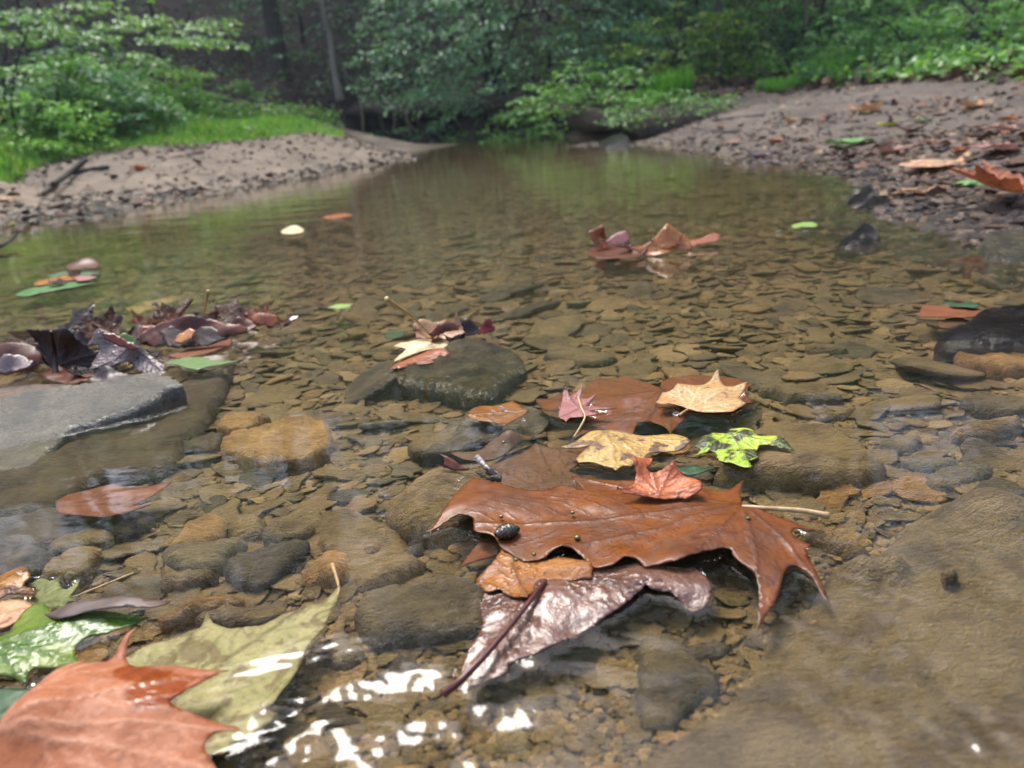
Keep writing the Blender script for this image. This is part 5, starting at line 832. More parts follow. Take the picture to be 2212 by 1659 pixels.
def litter(u, v, wpx, tone, label, k, rz=0, tilt=(0, 0), name='fallen_leaf', zs=1.0, lift=.2):
    p = terr_hit(u, v); s = wpx * np.linalg.norm(p - EYE) / F; o = bpy.data.objects.new(name, LVAR[k]); COL.objects.link(o)
    o.location = (p[0], p[1], p[2] + s * lift * .3); o.scale = (s, s, s * zs); o.rotation_euler = (tilt[0], tilt[1], rz); o.material_slots[0].link = 'OBJECT'; o.material_slots[0].material = LM[tone]
    tag(o, label, 'leaf', 'fallen leaves on the shores'); return o
for a in [(1845, 315, 105, 'green', 'long pale green leaf flat on the gravel shore', 0, .3), (2060, 362, 175, 'tan', 'wide cream tan leaf with crinkled edge on the gravel shore', 1, .2), (2170, 335, 120, 'pink', 'dry pinkish brown leaf behind the wide cream leaf', 5, 1.0), (2135, 398, 110, 'green', 'yellow green leaf lying behind the big orange shore leaf', 6, 2.0),
          (1935, 330, 80, 'pink', 'salmon pink leaf between the green leaf and cream leaf', 3, .4), (1925, 272, 62, 'yellow', 'yellow leaf farther up the gravel shore', 0, 1.3), (1975, 285, 56, 'brown', 'dark brown curled leaf beside the yellow leaf', 4, 2.2), (2040, 268, 40, 'green', 'small pale green leaf on the upper gravel', 6, .4), (1995, 262, 40, 'green', 'small green yellow leaf by the brown curled leaf', 0, 2.4),
          (2170, 290, 90, 'pink', 'grey pink leaf near the frame edge on the gravel', 5, .7), (2185, 262, 40, 'orange', 'bright rust leaf at the frame edge on the gravel', 2, .5), (1650, 338, 62, 'mauve', 'shiny mauve leaf at the water edge of the gravel', 0, .8), (1675, 350, 50, 'mauve', 'wet pale mauve leaf lapped by the water', 6, 2.0), (1678, 308, 40, 'orange', 'small orange leaf on the gravel', 2, .5), (1690, 334, 20, 'orange', 'tiny rusty leaf beside the mauve leaf', 2, .1),
          (1740, 302, 26, 'orange', 'tiny orange leaf upslope of the green leaf', 3, 1.5), (1712, 264, 40, 'tan', 'tan folded leaf on the grey sand', 4, .6), (1560, 278, 30, 'tan', 'pale tan leaf by the driftwood at the bank foot', 4, .8), (1592, 308, 36, 'tan', 'tan leaf low on the gravel', 1, 1.8), (1548, 314, 28, 'green', 'pale green scrap near the waterline gravel', 0, .5), (1625, 198, 24, 'tan', 'pale leaf at the foot of the trail', 1, .3), (1690, 244, 20, 'orange', 'salmon scrap on the grey sand', 3, .6), (1825, 172, 24, 'green', 'white green leaf below the grass tuft', 6, 1.0), (1780, 178, 34, 'mauve', 'pale grey leaf at the grass tuft', 0, 1.2), (1880, 135, 26, 'mauve', 'lilac leaf on the dark slope', 2, 2.0), (1990, 85, 34, 'green', 'pale blue green leaf on the dark slope', 0, .3), (2010, 140, 30, 'tan', 'tan leaf on the dark slope under the stump', 1, .3),
          (2040, 310, 50, 'pink', 'pale pink leaf above the cream leaf', 1, 2.6), (2110, 235, 70, 'tan', 'long tan leaf on the upper sand', 4, .2), (1880, 245, 90, 'tan', 'long pale tan strip leaf on the sand', 4, 1.45), (2080, 330, 40, 'orange', 'rust leaf between pink leaves on the gravel', 2, 1.0), (1990, 425, 90, 'tan', 'tan leaf lying in the wet gravel margin', 5, .5), (2010, 310, 34, 'orange', 'orange brown leaf curl upslope of the cream leaf', 4, 2.8), (2110, 300, 60, 'brown', 'brown leaf in the upper gravel', 5, 2.1),
          (270, 296, 24, 'pink', 'whitish leaf on the sandbar below the shrubs', 0, .2), (150, 385, 22, 'yellow', 'yellow leaf on the driftwood of the sandbar', 6, .4), (45, 385, 60, 'pink', 'pink white leaf on the debris at the sandbar edge', 1, .6), (180, 458, 20, 'yellow', 'small yellow leaf in the wet debris', 6, 1.6), (20, 488, 34, 'yellow', 'yellow leaf at the waterline by the frame edge', 0, .6), (325, 441, 36, 'tan', 'tan leaf at the sandbar waterline', 1, .2), (310, 368, 50, 'orange', 'orange leaf strip on bare sandbar sand', 4, 1.3), (15, 436, 50, 'tan', 'pale tan leaf in the debris near the frame edge', 5, .4), (165, 318, 40, 'orange', 'rusty leaf at the foot of the sandbar shrubs', 3, .4), (230, 322, 36, 'orange', 'pinkish rust leaf under the sandbar shrubs', 1, 1.4)]:
    litter(*a)
LM.update(wbrown=leaf_mat('heap_brown', (104, 56, 34), (70, 38, 26), (120, 76, 52), .2, scale=3, bumps=.03, spec=.6), wdark=leaf_mat('heap_dark', (48, 28, 22), (32, 20, 18), (70, 46, 38), .2, scale=3, bumps=.03, spec=.5), wmauve=leaf_mat('heap_mauve', (120, 96, 88), (92, 68, 62), (80, 56, 54), .22, scale=3, bumps=.04, spec=.7), wrust=leaf_mat('heap_rust', (156, 84, 44), (122, 62, 34), (96, 54, 34), .22, scale=3, bumps=.03, spec=.6))
def heap(u, v, wpx, tone, label, k, rz, tx, ty=0, lift=.3):
    v += 14
    p = P(u, v, 0); s = wpx * .62 * np.linalg.norm(p - EYE) / F; tx *= .55; o = bpy.data.objects.new('sycamore_leaf', LVAR[k]); COL.objects.link(o); o.location = (p[0], p[1], s * lift); o.scale = (s, s, s * 1.3); o.rotation_euler = (tx, ty, rz)
    o.material_slots[0].link = 'OBJECT'; o.material_slots[0].material = LM[tone]; tag(o, label, 'leaf', 'fallen leaves in the stream')
for a in [(30, 770, 170, 'wbrown', 'crumpled brown leaf at the frame edge end of the dark heap', 2, .4, .5, .2, .15), (120, 775, 190, 'wdark', 'dark crumpled leaf at the foot of the upright black leaf', 4, 1.2, .4, -.3, .12), (75, 740, 140, 'wmauve', 'shiny mauve leaf leaning on the upright black leaf', 5, 2.6, .8, .2, .18), (175, 720, 170, 'wdark', 'dark pointed leaf standing behind the upright black leaf', 1, -.4, 1.1, .1, .25), (235, 735, 170, 'wbrown', 'brown lobed leaf behind the grey mauve leaf', 2, .9, .9, -.2, .25), (290, 745, 160, 'wmauve', 'mauve lobed leaf between the grey leaf and the arching leaf', 5, -1.0, .5, .3, .15),
          (340, 720, 170, 'wrust', 'rusty pointed leaf at the start of the arching leaf', 4, .3, .8, .2, .22), (385, 712, 190, 'wbrown', 'brown spiky leaf above the arching leaf', 2, -.5, .9, -.1, .25), (445, 710, 170, 'wdark', 'dark spiky leaf inside the arching leaf', 4, .8, .6, .2, .15), (500, 700, 170, 'wbrown', 'brown spiky leaf at the tail of the arching leaf', 5, -.2, .8, .1, .2), (560, 695, 130, 'wrust', 'rusty spiky leaf near the orange curl', 2, .6, .7, 0, .2), (320, 770, 150, 'wdark', 'dark flat leaf lapping the waterline below the grey mauve leaf', 3, 1.4, .15, .1, .05), (210, 800, 190, 'wdark', 'dark flat leaf sheet before the grey mauve leaf', 3, .2, .12, 0, .04), (610, 690, 80, 'wbrown', 'little brown leaf at the far end of the dark heap', 1, .4, .6, 0, .15),
          (1300, 530, 90, 'wrust', 'rusty pointed leaf standing in the far orange leaf heap', 4, .3, 1.0, .2, .2), (1360, 535, 110, 'wbrown', 'brown pointed leaf low in the far orange leaf heap', 5, 1.0, .5, 0, .12), (1440, 535, 130, 'wrust', 'orange pointed leaf behind the gold leaf of the far heap', 2, -.5, .9, .1, .2),
          (985, 735, 110, 'wdark', 'dark spiky leaf in the little raft', 4, .3, .6, .2, .12), (930, 735, 130, 'wrust', 'rusty spiky leaf at the back of the little raft', 2, -.6, .6, -.1, .12), (165, 590, 50, 'wbrown', 'brown lobed leaf in the small green and orange drift', 2, .4, .7, 0, .2), (130, 605, 70, 'wmauve', 'pale shiny leaf in the small green and orange drift', 5, 1.4, .3, 0, .1)]: heap(*a)
o = litter(2165, 445, 180, 'orange', 'big orange leaf tilted up at the waterline of the gravel shore', 2, .9, (.38, .08), 'sycamore_leaf', 1.0, .5)

# ---------------------------------------------------------------- driftwood and shore stones
def ground_pts(L, lift=.012):
    out = []
    for (u, v) in L: p = terr_hit(u, v); out.append((p[0], p[1], p[2] + lift))
    return out
twig('driftwood', 'dark forked driftwood branch lying on the sandbar', 'driftwood', ground_pts([(95, 425), (125, 400), (160, 382), (200, 372), (235, 368)], .012), .010, .018, BARKD, 'driftwood')
twig('driftwood', 'thin dark stick crossing the forked driftwood', 'driftwood', ground_pts([(120, 420), (150, 398), (190, 365)], .05), .012, .016, BARKD, 'driftwood')
twig('driftwood', 'dark stick reaching over the water at the frame edge', 'driftwood', [P(-30, 545, .0), P(0, 532, .015), P(22, 520, .02), P(38, 505, .035)], .006, .003, BARKD, 'driftwood')
twig('driftwood', 'thin black stick on the bare sandbar sand', 'driftwood', ground_pts([(350, 352), (400, 340), (440, 334)], .01), .008, .012, BARKD, 'driftwood')
twig('driftwood', 'long dark driftwood along the foot of the far bank', 'driftwood', ground_pts([(1490, 268), (1540, 262), (1600, 255), (1650, 250)], .0), .014, .010, BARKD, 'driftwood')
twig('driftwood', 'short black log tip beside the gravel end', 'driftwood', ground_pts([(1510, 282), (1560, 286), (1600, 284)], .0), .014, .010, BARKD, 'driftwood')
twig('driftwood', 'black snag lying on the grey sand', 'driftwood', ground_pts([(1850, 238), (1890, 222), (1930, 228)], .0), .02, .010, BARKD, 'driftwood')
rock('stone', 'dark upright slate leaning at the end of the gravel spit', 'N', [(1288, 312), (1300, 304), (1322, 297), (1345, 296), (1358, 302), (1350, 310), (1310, 316)], BLACKROCK, .03, -.08, .03, .012, grid=.02, slope=(.12, 0), group='stones along the shores')
rock('stone', 'black wedge of rock standing in the shallows by the gravel', 'C', [(1060, 1290), (1120, 1260), (1200, 1235), (1248, 1240), (1245, 1275), (1140, 1295)], BLACKROCK, .02, -.06, .02, .004, grid=.008, slope=(.25, 0), group='stones along the shores')
rock('stone', 'dark flaky stone with white glints in the shallows', 'C', [(1000, 1565), (1070, 1530), (1130, 1500), (1200, 1480), (1290, 1520), (1220, 1545), (1100, 1570)], BLACKROCK, .014, -.06, .014, .005, grid=.006, slope=(.1, .1), group='stones along the shores', ripple=.004)
rock('stone', 'wet grey plate glinting at the frame edge by the shore', 'C', [(1930, 1620), (1960, 1560), (2080, 1530), (2212, 1530), (2330, 1560), (2330, 1640), (2100, 1660)], WETROCK, .012, -.06, .01, .004, grid=.006, slope=(0, .12), group='stones along the shores', ripple=.004)
rock('stone', 'flat dark stone between driftwood and gravel waterline', 'C', [(1430, 1220), (1530, 1200), (1640, 1195), (1630, 1225), (1500, 1240)], BLACKROCK, .014, -.05, .012, .004, grid=.006, group='stones along the shores')
rock('stone', 'long dark stone at the wet gravel margin', 'C', [(1120, 1340), (1230, 1305), (1350, 1290), (1345, 1320), (1200, 1350)], BLACKROCK, .010, -.05, .012, .004, grid=.006, group='stones along the shores', slope=(.1, .1))

# ---------------------------------------------------------------- vegetation
def leaf_quads(Pn, D, U, ln, wd, fold=.18):
    """one folded six-point leaf per row: base, two shoulders, tip; D along the leaf, U its upper side"""
    D = D / (np.linalg.norm(D, axis=1, keepdims=True) + 1e-9); Sd = np.cross(D, U); Sd /= np.linalg.norm(Sd, axis=1, keepdims=True) + 1e-9; Nn = np.cross(Sd, D)
    ln = ln[:, None]; wd = wd[:, None]
    b = Pn; l = Pn + D * ln * .45 + Sd * wd * .5 + Nn * wd * fold; r = Pn + D * ln * .45 - Sd * wd * .5 + Nn * wd * fold; t = Pn + D * ln - Nn * ln * .10; m = Pn + D * ln * .5
    V = np.stack([b, l, t, r, m], 1).reshape(-1, 3); i = np.arange(len(Pn)) * 5
    Fc = np.stack([np.stack([i, i + 4, i + 1], -1), np.stack([i + 1, i + 4, i + 2], -1), np.stack([i, i + 3, i + 4], -1), np.stack([i + 3, i + 2, i + 4], -1)], 1).reshape(-1, 3)
    return V, Fc
def spray(p0, d, L, nleaf, lw, droop=.25, r=rng):
    """a flat layered twig: leaves set left and right along an arching axis"""
    d = np.asarray(d, float); d /= np.linalg.norm(d); side = np.cross(d, [0, 0, 1.0]); side /= np.linalg.norm(side) + 1e-9
    t = r.uniform(.05, 1, nleaf); off = r.normal(0, 1, nleaf) * L * .20 * np.sin(np.pi * np.clip(t * .9 + .1, 0, 1))
    Pp = np.asarray(p0) + d * (t * L)[:, None] + side * off[:, None]; Pp[:, 2] -= droop * L * t ** 2 + np.abs(off) * .25; Pp += r.normal(0, L * .025, Pp.shape)
    sg = np.where(off > 0, 1, -1)[:, None]; D = d * .7 + side * sg * .8 + r.normal(0, .25, (nleaf, 3)); D[:, 2] -= .25
    U = np.array([0, 0, 1.0]) + r.normal(0, .32, (nleaf, 3)); ln = lw * r.uniform(.7, 1.25, nleaf)
    return Pp, D, U, ln
def crown_mesh(name, sprays, m, parent, wr=.55, loc=(0, 0, 0)):
    Pp = np.concatenate([s[0] for s in sprays]); D = np.concatenate([s[1] for s in sprays]); U = np.concatenate([s[2] for s in sprays]); ln = np.concatenate([s[3] for s in sprays])
    V, Fc = leaf_quads(Pp - np.asarray(loc), D, U, ln, ln * wr); o = mesh_np(name, V, Fc, m, parent, smooth=False); return o
FM = dict(cool=foliage_mat('foliage_cool', [(96, 140, 100), (116, 160, 116), (76, 118, 82), (146, 184, 146)]), mid=foliage_mat('foliage_mid', [(98, 146, 70), (118, 166, 86), (78, 124, 62), (146, 188, 110)]), bright=foliage_mat('foliage_bright', [(130, 184, 70), (150, 200, 86), (106, 160, 62), (170, 212, 112)]),
          deep=foliage_mat('foliage_deep', [(44, 78, 56), (58, 96, 66), (36, 66, 50)]), warm=foliage_mat('foliage_warm', [(106, 140, 58), (84, 122, 52), (160, 170, 76), (70, 110, 50)]), pale=foliage_mat('foliage_pale', [(150, 186, 112), (126, 168, 98), (172, 200, 138)]))
GR_T = 'trees of the wood around the stream'
def tree(name, label, base, top, r0, crown_fn, fm, bark, lw=.06, group=GR_T, limbs=()):
    t = empty(name, base); tag(t, label, 'tree' if 'tree' in name or name in ('beech', 'sapling') else 'shrub', group); b = np.asarray(base, float)
    p = [np.zeros(3)]; tp = np.asarray(top, float) - b
    for k in range(1, 7): p.append(tp * k / 6 + np.array([rng.normal(0, .02), rng.normal(0, .02), 0]) * tp[2] * .25)
    p[0][2] -= .15; pts = curve_pts(p, 4); rr = np.linspace(1, .32, len(pts)) * r0; rr[:3] *= np.array([1.6, 1.3, 1.12])
    tube('trunk', pts, rr, bark, t, 10)
    for lb in limbs: lp_ = curve_pts(np.asarray(lb, float) - b, 5); tube('limb', lp_, np.linspace(r0 * .45, r0 * .12, len(lp_)), bark, t, 7)
    cr = crown_fn()
    if cr: crown_mesh('crown', cr, fm, t, loc=b)
    return t
def layer_crown(c, rx, ry, rz, n, L, nl, lw, dz=0, droop=.25):
    def f():
        out = []
        for k in range(n):
            a = rng.uniform(0, 6.28); q = rng.uniform(.15, 1) ** .6; h = rng.uniform(-1, 1); s = math.sqrt(max(0, 1 - h * h * .8)) * q
            p = np.array([c[0] + rx * s * math.cos(a), c[1] + ry * s * math.sin(a), c[2] + rz * h]); d = np.array([math.cos(a), math.sin(a), rng.uniform(-.25, .2) + dz])
            out.append(spray(p, d, L * rng.uniform(.6, 1.3), nl, lw, droop))
        return out
    return f
def gz(x, y): return float(ground_z(x, y)[0])
def AT(u, v, Y): return at(u, v, Y)
# the wood behind: tall trees on the slope (they also make the dark reflections)
far = [(-9, 14, 11, .17), (-6.2, 19, 13, .2), (-12.5, 21, 14, .22), (-3.2, 22, 14, .2), (.6, 18, 13, .18), (4.2, 20, 13, .2), (8.2, 17, 12, .18), (11.5, 23, 14, .22), (-16, 15, 12, .2), (13, 12, 12, .2), (-1.2, 28, 15, .22), (-8, 29, 15, .22), (6.5, 29, 15, .22), (17, 20, 13, .2), (-20, 24, 14, .22), (3, 13.5, 9, .10), (-14, 33, 15, .2), (13, 33, 15, .2)]
wheres = ['at the slope top end', 'deep in the shade of the slope', 'high on the dark slope', 'behind the bare hollow', 'straight behind the undercut bank', 'behind the beech thicket', 'up the trail side', 'at the top of the trail slope', 'past the sandbar shrubs', 'on the steep gravel shore side', 'on the ridge behind the hollow', 'on the ridge above the sandbar', 'on the ridge behind the beech', 'far up the trail slope', 'on the far sandbar side ridge', 'thin one among the beech branches', 'ridge end over the sandbar', 'ridge end over the trail']
for (x, y, h, r), wh in zip(far, wheres):
    z = gz(x, y); c = (x, y, z + h * .56)
    tree('forest_tree', f'tall dark leaved tree {wh}', (x, y, z), (x + rng.normal(0, .3), y, z + h), r, layer_crown(c, h * .32, h * .28, h * .46, 210, 1.6, 28, .23, droop=.3), FM['deep'] if rng.random() < .6 else FM['cool'], BARKD)
# understory that closes the dark wood
for k, (u, v, Y, w, hh, fmn) in enumerate([(60, 120, 12.5, 1.6, 1.6, 'cool'), (330, 60, 14, 1.8, 1.4, 'cool'), (900, 150, 11.8, 1.3, 1.2, 'deep'), (820, 60, 13, 1.6, 1.5, 'cool'), (640, 10, 15, 1.4, 1.2, 'cool'), (1640, 30, 10.5, 1.3, 1.3, 'mid'), (1900, 30, 9.6, 1.5, 1.0, 'mid'), (2120, 10, 7.6, 1.1, .55, 'mid'), (1500, 40, 9.5, 1.2, 1.3, 'deep'), (1180, 60, 11.0, 1.6, 1.4, 'cool'), (1350, 20, 10.0, 1.3, 1.2, 'warm'), (1760, 90, 9.0, .8, .6, 'mid')]):
    p = AT(u, v, Y); z = gz(p[0], Y)
    tree('understory_tree', 'understory tree ' + ['over the tall sandbar shrubs', 'in the dark behind the sandbar', 'over the undercut bank behind the slim trunk', 'between slim trunk and beech', 'beside the big far trunk', 'beside the sandy trail', 'over the dark trail slope', 'by the dark stump', 'where beech and trail meet', 'filling the gap behind the beech', 'with yellowing leaves behind the bank shrubs', 'low over the trail bend'][k],
         (p[0], Y, z), (p[0] + .1, Y, p[2] + hh), .035, layer_crown((p[0], Y, p[2]), w, w * .7, hh, 90, .7, 24, .085), FM[fmn], BARKD)
# named trunks
b = AT(603, 168, 13); b[2] = gz(b[0], 13); tp = AT(545, -300, 13)
tree('tree', 'thick grey trunk standing in the dark wood behind the grass', b, tp, .15, layer_crown((tp[0], 13, tp[2] + 1.5), 2.2, 2.0, 1.6, 110, 1.2, 24, .15), FM['deep'], BARK)
b = AT(736, 222, 10.4); b[2] = gz(b[0], 10.4); tp = AT(668, -160, 10.4)
tree('tree', 'slim pale trunk leaning over the end of the grassy sandbar', b, tp, .042, layer_crown((tp[0] + .2, 10.4, tp[2] + .6), 1.2, 1.1, .9, 70, .9, 24, .10), FM['mid'], bark_mat('bark_whitish', (146, 134, 118), (172, 160, 142)))
# hanging branches top corner: a tree whose lower boughs show
b = AT(-60, 230, 7.2); b[2] = gz(b[0], 7.2)
def boughs():
    out = []
    for (u, v, Y, n) in [(40, 65, 6.6, 4), (120, 75, 6.6, 3), (200, 60, 7.0, 4), (260, 40, 7.2, 3), (300, 75, 7.0, 5), (350, 90, 7.2, 4), (430, 75, 7.4, 3), (250, 130, 7.0, 3), (180, 140, 6.8, 3), (330, 150, 7.2, 3), (30, 130, 6.4, 4), (90, 115, 6.6, 3), (20, 20, 6.6, 4), (130, 20, 7, 3), (-60, 80, 6.6, 5), (370, 50, 7.4, 3)]:
        for k in range(n):
            p = AT(u + rng.normal(0, 22), v + rng.normal(0, 7), Y + rng.normal(0, .15)); out.append(spray(p, (1, rng.normal(0, .3), rng.normal(-.02, .06)), .42, 40, .055, .12))
    for k in range(60):
        p = AT(rng.uniform(-500, 500), rng.uniform(-900, -80), rng.uniform(6.2, 8.2)); out.append(spray(p, (rng.normal(0, 1), rng.normal(0, 1), 0), .8, 26, .085))
    return out
tree('sapling', 'young tree whose light layered boughs hang over the sandbar shrubs', b, AT(-120, -500, 7.2), .05, boughs, FM['pale'], BARKD, limbs=[[AT(-70, 90, 7.2), AT(60, 70, 6.8), AT(200, 72, 7.0), AT(420, 85, 7.3)], [AT(-65, 150, 7.2), AT(60, 135, 6.6), AT(250, 135, 7.0)]])
# the beech thicket over the undercut bank
def beech_boughs():
    out = []
    for k in range(330):
        u = rng.uniform(850, 1520); v = rng.uniform(-60, 235) if u < 1150 else rng.uniform(-60, 165); lo = 235 - max(0, 1000 - u) * .25
        if v > lo: continue
        Y = 9.0 + rng.normal(0, .55) + (u - 1100) / 1100; p = AT(u, v, Y); out.append(spray(p, (-.9 if u < 1150 else .4, -.5 + rng.normal(0, .4), rng.normal(-.1, .12)), .55, 30, .062, .2))
    for k in range(120):
        p = AT(rng.uniform(650, 1600), rng.uniform(-1300, -60), rng.uniform(8.4, 10.2)); out.append(spray(p, (rng.normal(0, 1), rng.normal(0, 1), 0), .9, 24, .10))
    return out
b = AT(1060, 200, 9.3); b[2] = gz(b[0], 9.3)
tree('beech', 'spreading beech with layered grey green boughs above the undercut bank', b, AT(1010, -900, 9.4), .06, beech_boughs, FM['cool'], BARKD, limbs=[[AT(1060, 120, 9.3), AT(960, 80, 9.0), AT(820, 95, 8.8)], [AT(1058, 60, 9.3), AT(1180, 20, 9.1), AT(1330, 30, 8.9)], [AT(1064, 190, 9.3), AT(1010, 120, 9.1), AT(930, 30, 9.0)], [AT(1066, 190, 9.3), AT(1100, 90, 9.2), AT(1150, -40, 9.1)]])
for u, lab in [(1556, 'thin dark trunk rising from the bank shrubs'), (1738, 'thin pale trunk beside the sandy trail'), (1265, 'thin upright trunk behind the beech boughs'), (1470, 'thin mossy trunk near the beech edge')]:
    Y = {1556: 8.2, 1738: 8.8, 1265: 9.8, 1470: 9.2}[u]; b = AT(u, 180, Y); b[2] = gz(b[0], Y); tp = AT(u - 8, -500, Y)
    tree('sapling', lab, b, tp, .035, layer_crown((tp[0], Y, tp[2]), 1.1, 1.0, 1.0, 60, .8, 22, .10), FM['warm' if u == 1556 else 'mid'], BARK if u != 1738 else BARKL)
# shrubs and herbs
def shrub(label, u, v, Y, w, hh, fmn, n, lw, L=.28, up=.5, name='shrub', group='shrubs along the banks', d=.6):
    p = AT(u, v, Y); z = gz(p[0], Y); base = np.array([p[0], Y, z]); t = empty(name, base); tag(t, label, 'shrub', group); sp = []
    for k in range(n):
        a = rng.uniform(0, 6.28); q = math.sqrt(rng.random()); hgt = hh * rng.uniform(.12, 1.0) * (1 - .45 * q ** 2)
        P0 = base + np.array([math.cos(a) * q * w, math.sin(a) * q * w * d, hgt * .85]); sp.append(spray(P0, (math.cos(a), math.sin(a), up * rng.uniform(.2, 1.2)), L, 22, lw, .35))
    crown_mesh('foliage', sp, FM[fmn], t, loc=base)
    VV, FF_, off = [], [], 0
    bmx = []
    for k in range(7):
        a = rng.uniform(0, 6.28); e = np.array([math.cos(a) * w * .6, math.sin(a) * w * d * .6, hh * .75]); bmx.append((np.array([0, 0, -.05]), e * .5 + [0, 0, hh * .1], e))
    for k, pts in enumerate(bmx[:4]): tube('stem', curve_pts(pts, 4), np.linspace(.012, .005, 9), BARKD, t, 6)
    return t
for a in [('tall leafy shrub at the frame edge on the sandbar', 10, 300, 5.6, .60, 1.0, 'mid', 150, .05), ('rounded green shrub second along the sandbar grass', 130, 290, 6.0, .50, .78, 'cool', 130, .048), ('bushy shrub with pale leaves behind the sandbar grass', 250, 270, 6.8, .55, .72, 'pale', 110, .045), ('bright domed shrub at the inner end of the sandbar thicket', 335, 250, 7.0, .36, .62, 'bright', 110, .042), ('dark shrub in the back of the sandbar thicket', 100, 220, 7.6, .9, 1.0, 'deep', 110, .07), ('low weedy shrub between sandbar thicket and grass', 395, 275, 7.0, .4, .32, 'mid', 70, .04),
          ('drooping fern green shrub in front of the sandbar thicket', 200, 300, 5.9, .40, .45, 'cool', 90, .06), ('low bright shrub in front of the frame edge shrub', 50, 330, 5.2, .40, .42, 'bright', 90, .04), ('weedy shrub spilling out of the grass edge', 270, 310, 6.1, .35, .34, 'mid', 80, .04),
          ('leafy shrub hanging over the undercut bank beside the beech', 1190, 240, 7.6, .45, .50, 'mid', 80, .05), ('grey green shrub on the bank above the gravel end', 1300, 225, 6.7, .50, .55, 'mid', 100, .048), ('bright green bush on the bank corner by the trail', 1450, 215, 5.9, .30, .30, 'mid', 90, .034), ('shrub with warm leaves above the bright bush', 1480, 130, 7.2, .5, .75, 'warm', 90, .055), ('low creeping plants on the undercut bank top below the slim trunk', 860, 222, 9.7, .7, .22, 'cool', 60, .05),
          ('low plants on the undercut bank top by the beech foot', 1030, 208, 8.9, .5, .2, 'mid', 50, .05), ('low bush on the trail edge below the thin pale trunk', 1720, 165, 7.4, .35, .3, 'mid', 60, .045), ('dim leafy bush on the dark slope over the sand', 1850, 100, 7.8, .7, .5, 'deep', 80, .055), ('dim bush on the dark slope beside the stump', 1980, 60, 6.8, .55, .42, 'mid', 80, .05), ('green bush behind the trail bend', 1620, 100, 9.2, .7, .7, 'mid', 90, .055), ('low ground plants at the foot of the dark slope', 1930, 140, 6.2, .5, .12, 'deep', 40, .04), ('bush at the frame edge over the dark slope', 2160, 20, 6.0, .6, .45, 'mid', 80, .05)]:
    shrub(*a)
def sprig():
    return [spray(AT(u, v, 10), (rng.normal(0, 1), -.4, .3), .2, 14, .07, .2) for (u, v) in [(520, 185), (545, 178), (540, 200), (565, 205), (580, 218), (530, 210), (550, 192), (590, 205)] for _ in (0, 1)]
b = AT(560, 240, 10); b[2] = gz(b[0], 10); tree('seedling', 'lone pale seedling in the bare hollow before the thick trunk', b, AT(548, 185, 10), .012, sprig, FM['pale'], BARKD, group='shrubs along the banks')
# fallen branch, stump, bank
twig('fallen_branch', 'bent pale branch lying at the back edge of the sandbar grass', 'branch', [AT(418, 268, 9), AT(422, 215, 9), AT(450, 205, 9.3), AT(500, 218, 9.6), AT(540, 220, 9.9)], .035, .02, BARKL)
p = AT(2092, 120, 6.1); zs = gz(p[0], 6.1)
st = tube('tree_stump', [(0, 0, -.1), (0, 0, .03), (.01, 0, .12), (.02, .0, .24), (.03, .02, .30)], [.13, .10, .075, .07, .05], BARKD, None, 14); st.location = (p[0], 6.1, zs); tag(st, 'black rotten stump on the dark slope above the sand', 'stump')
def bank():
    xs = np.array([q[0] for q in [AT(u, 262, Y) for u, Y in BK]]); ys = np.array([Y for u, Y in BK]); zt = np.array([AT(u, v, Y)[2] for (u, Y), v in zip(BK, BV)]); n = 110
    t = np.linspace(0, len(BK) - 1, n); x = np.interp(t, range(len(BK)), xs); y = np.interp(t, range(len(BK)), ys); zt = np.interp(t, range(len(BK)), zt)
    prof = [(.9, .05), (.35, .04), (.05, .0), (-.16, -.05), (-.22, -.11), (-.12, -.16), (.1, -.15), (.5, -.14)]
    V = []
    for i in range(n):
        for j, (dy, dz) in enumerate(prof):
            k = wob(np.array([x[i] * 1.0]), np.array([j * 1.3]), 6, 50)[0]; k2 = wob(np.array([x[i]]), np.array([j * .7]), 17, 51)[0]
            V.append((x[i] + k2 * .04, y[i] + dy + k * .10 + k2 * .05, zt[i] + dz + k * .05 + k2 * .035))
    m = len(prof); Fc = [(i * m + j, (i + 1) * m + j, (i + 1) * m + (j + 1) % m, i * m + (j + 1) % m) for i in range(n - 1) for j in range(m)]
    t_ = NT('bank_soil'); pp = t_.pos(); n1 = t_.noise(pp, 18, 6, .7)
    mm = t_.surf(t_.principled(Base_Color=t_.mix(t_.ramp(n1, .35, .7), lin((40, 32, 28)), lin((92, 74, 62))), Roughness=.9, Normal=t_.bump(n1, .9, .05)))
    tag(mesh_np('earth_bank', V, Fc, mm), 'overhanging dark earth bank with roots above the water', 'bank', kind='structure')
bank()
for k, (u, v0, v1, Y, lab) in enumerate([(780, 238, 288, 9.7, 'pale root hanging at the sandbar tip end of the undercut bank'), (815, 240, 286, 9.7, 'thin root hanging beside the pale root'), (880, 240, 282, 9.5, 'crooked root under the beech boughs'), (905, 238, 280, 9.5, 'short thick root in the undercut'), (980, 232, 278, 9.2, 'slanting root before the dark hollow'), (1010, 228, 276, 9.0, 'broken root at the edge of the dark hollow'), (850, 242, 285, 9.6, 'forked root in the middle of the undercut')]):
    twig('root', lab, 'root', [AT(u, v0 - 12, Y), AT(u + rng.normal(4, 6), (v0 + v1) / 2, Y - .05), AT(u + rng.normal(10, 10), v1 + 4, Y - .05)], .016, .01, BARKL if k % 2 == 0 else BARK, 'roots hanging from the undercut bank')
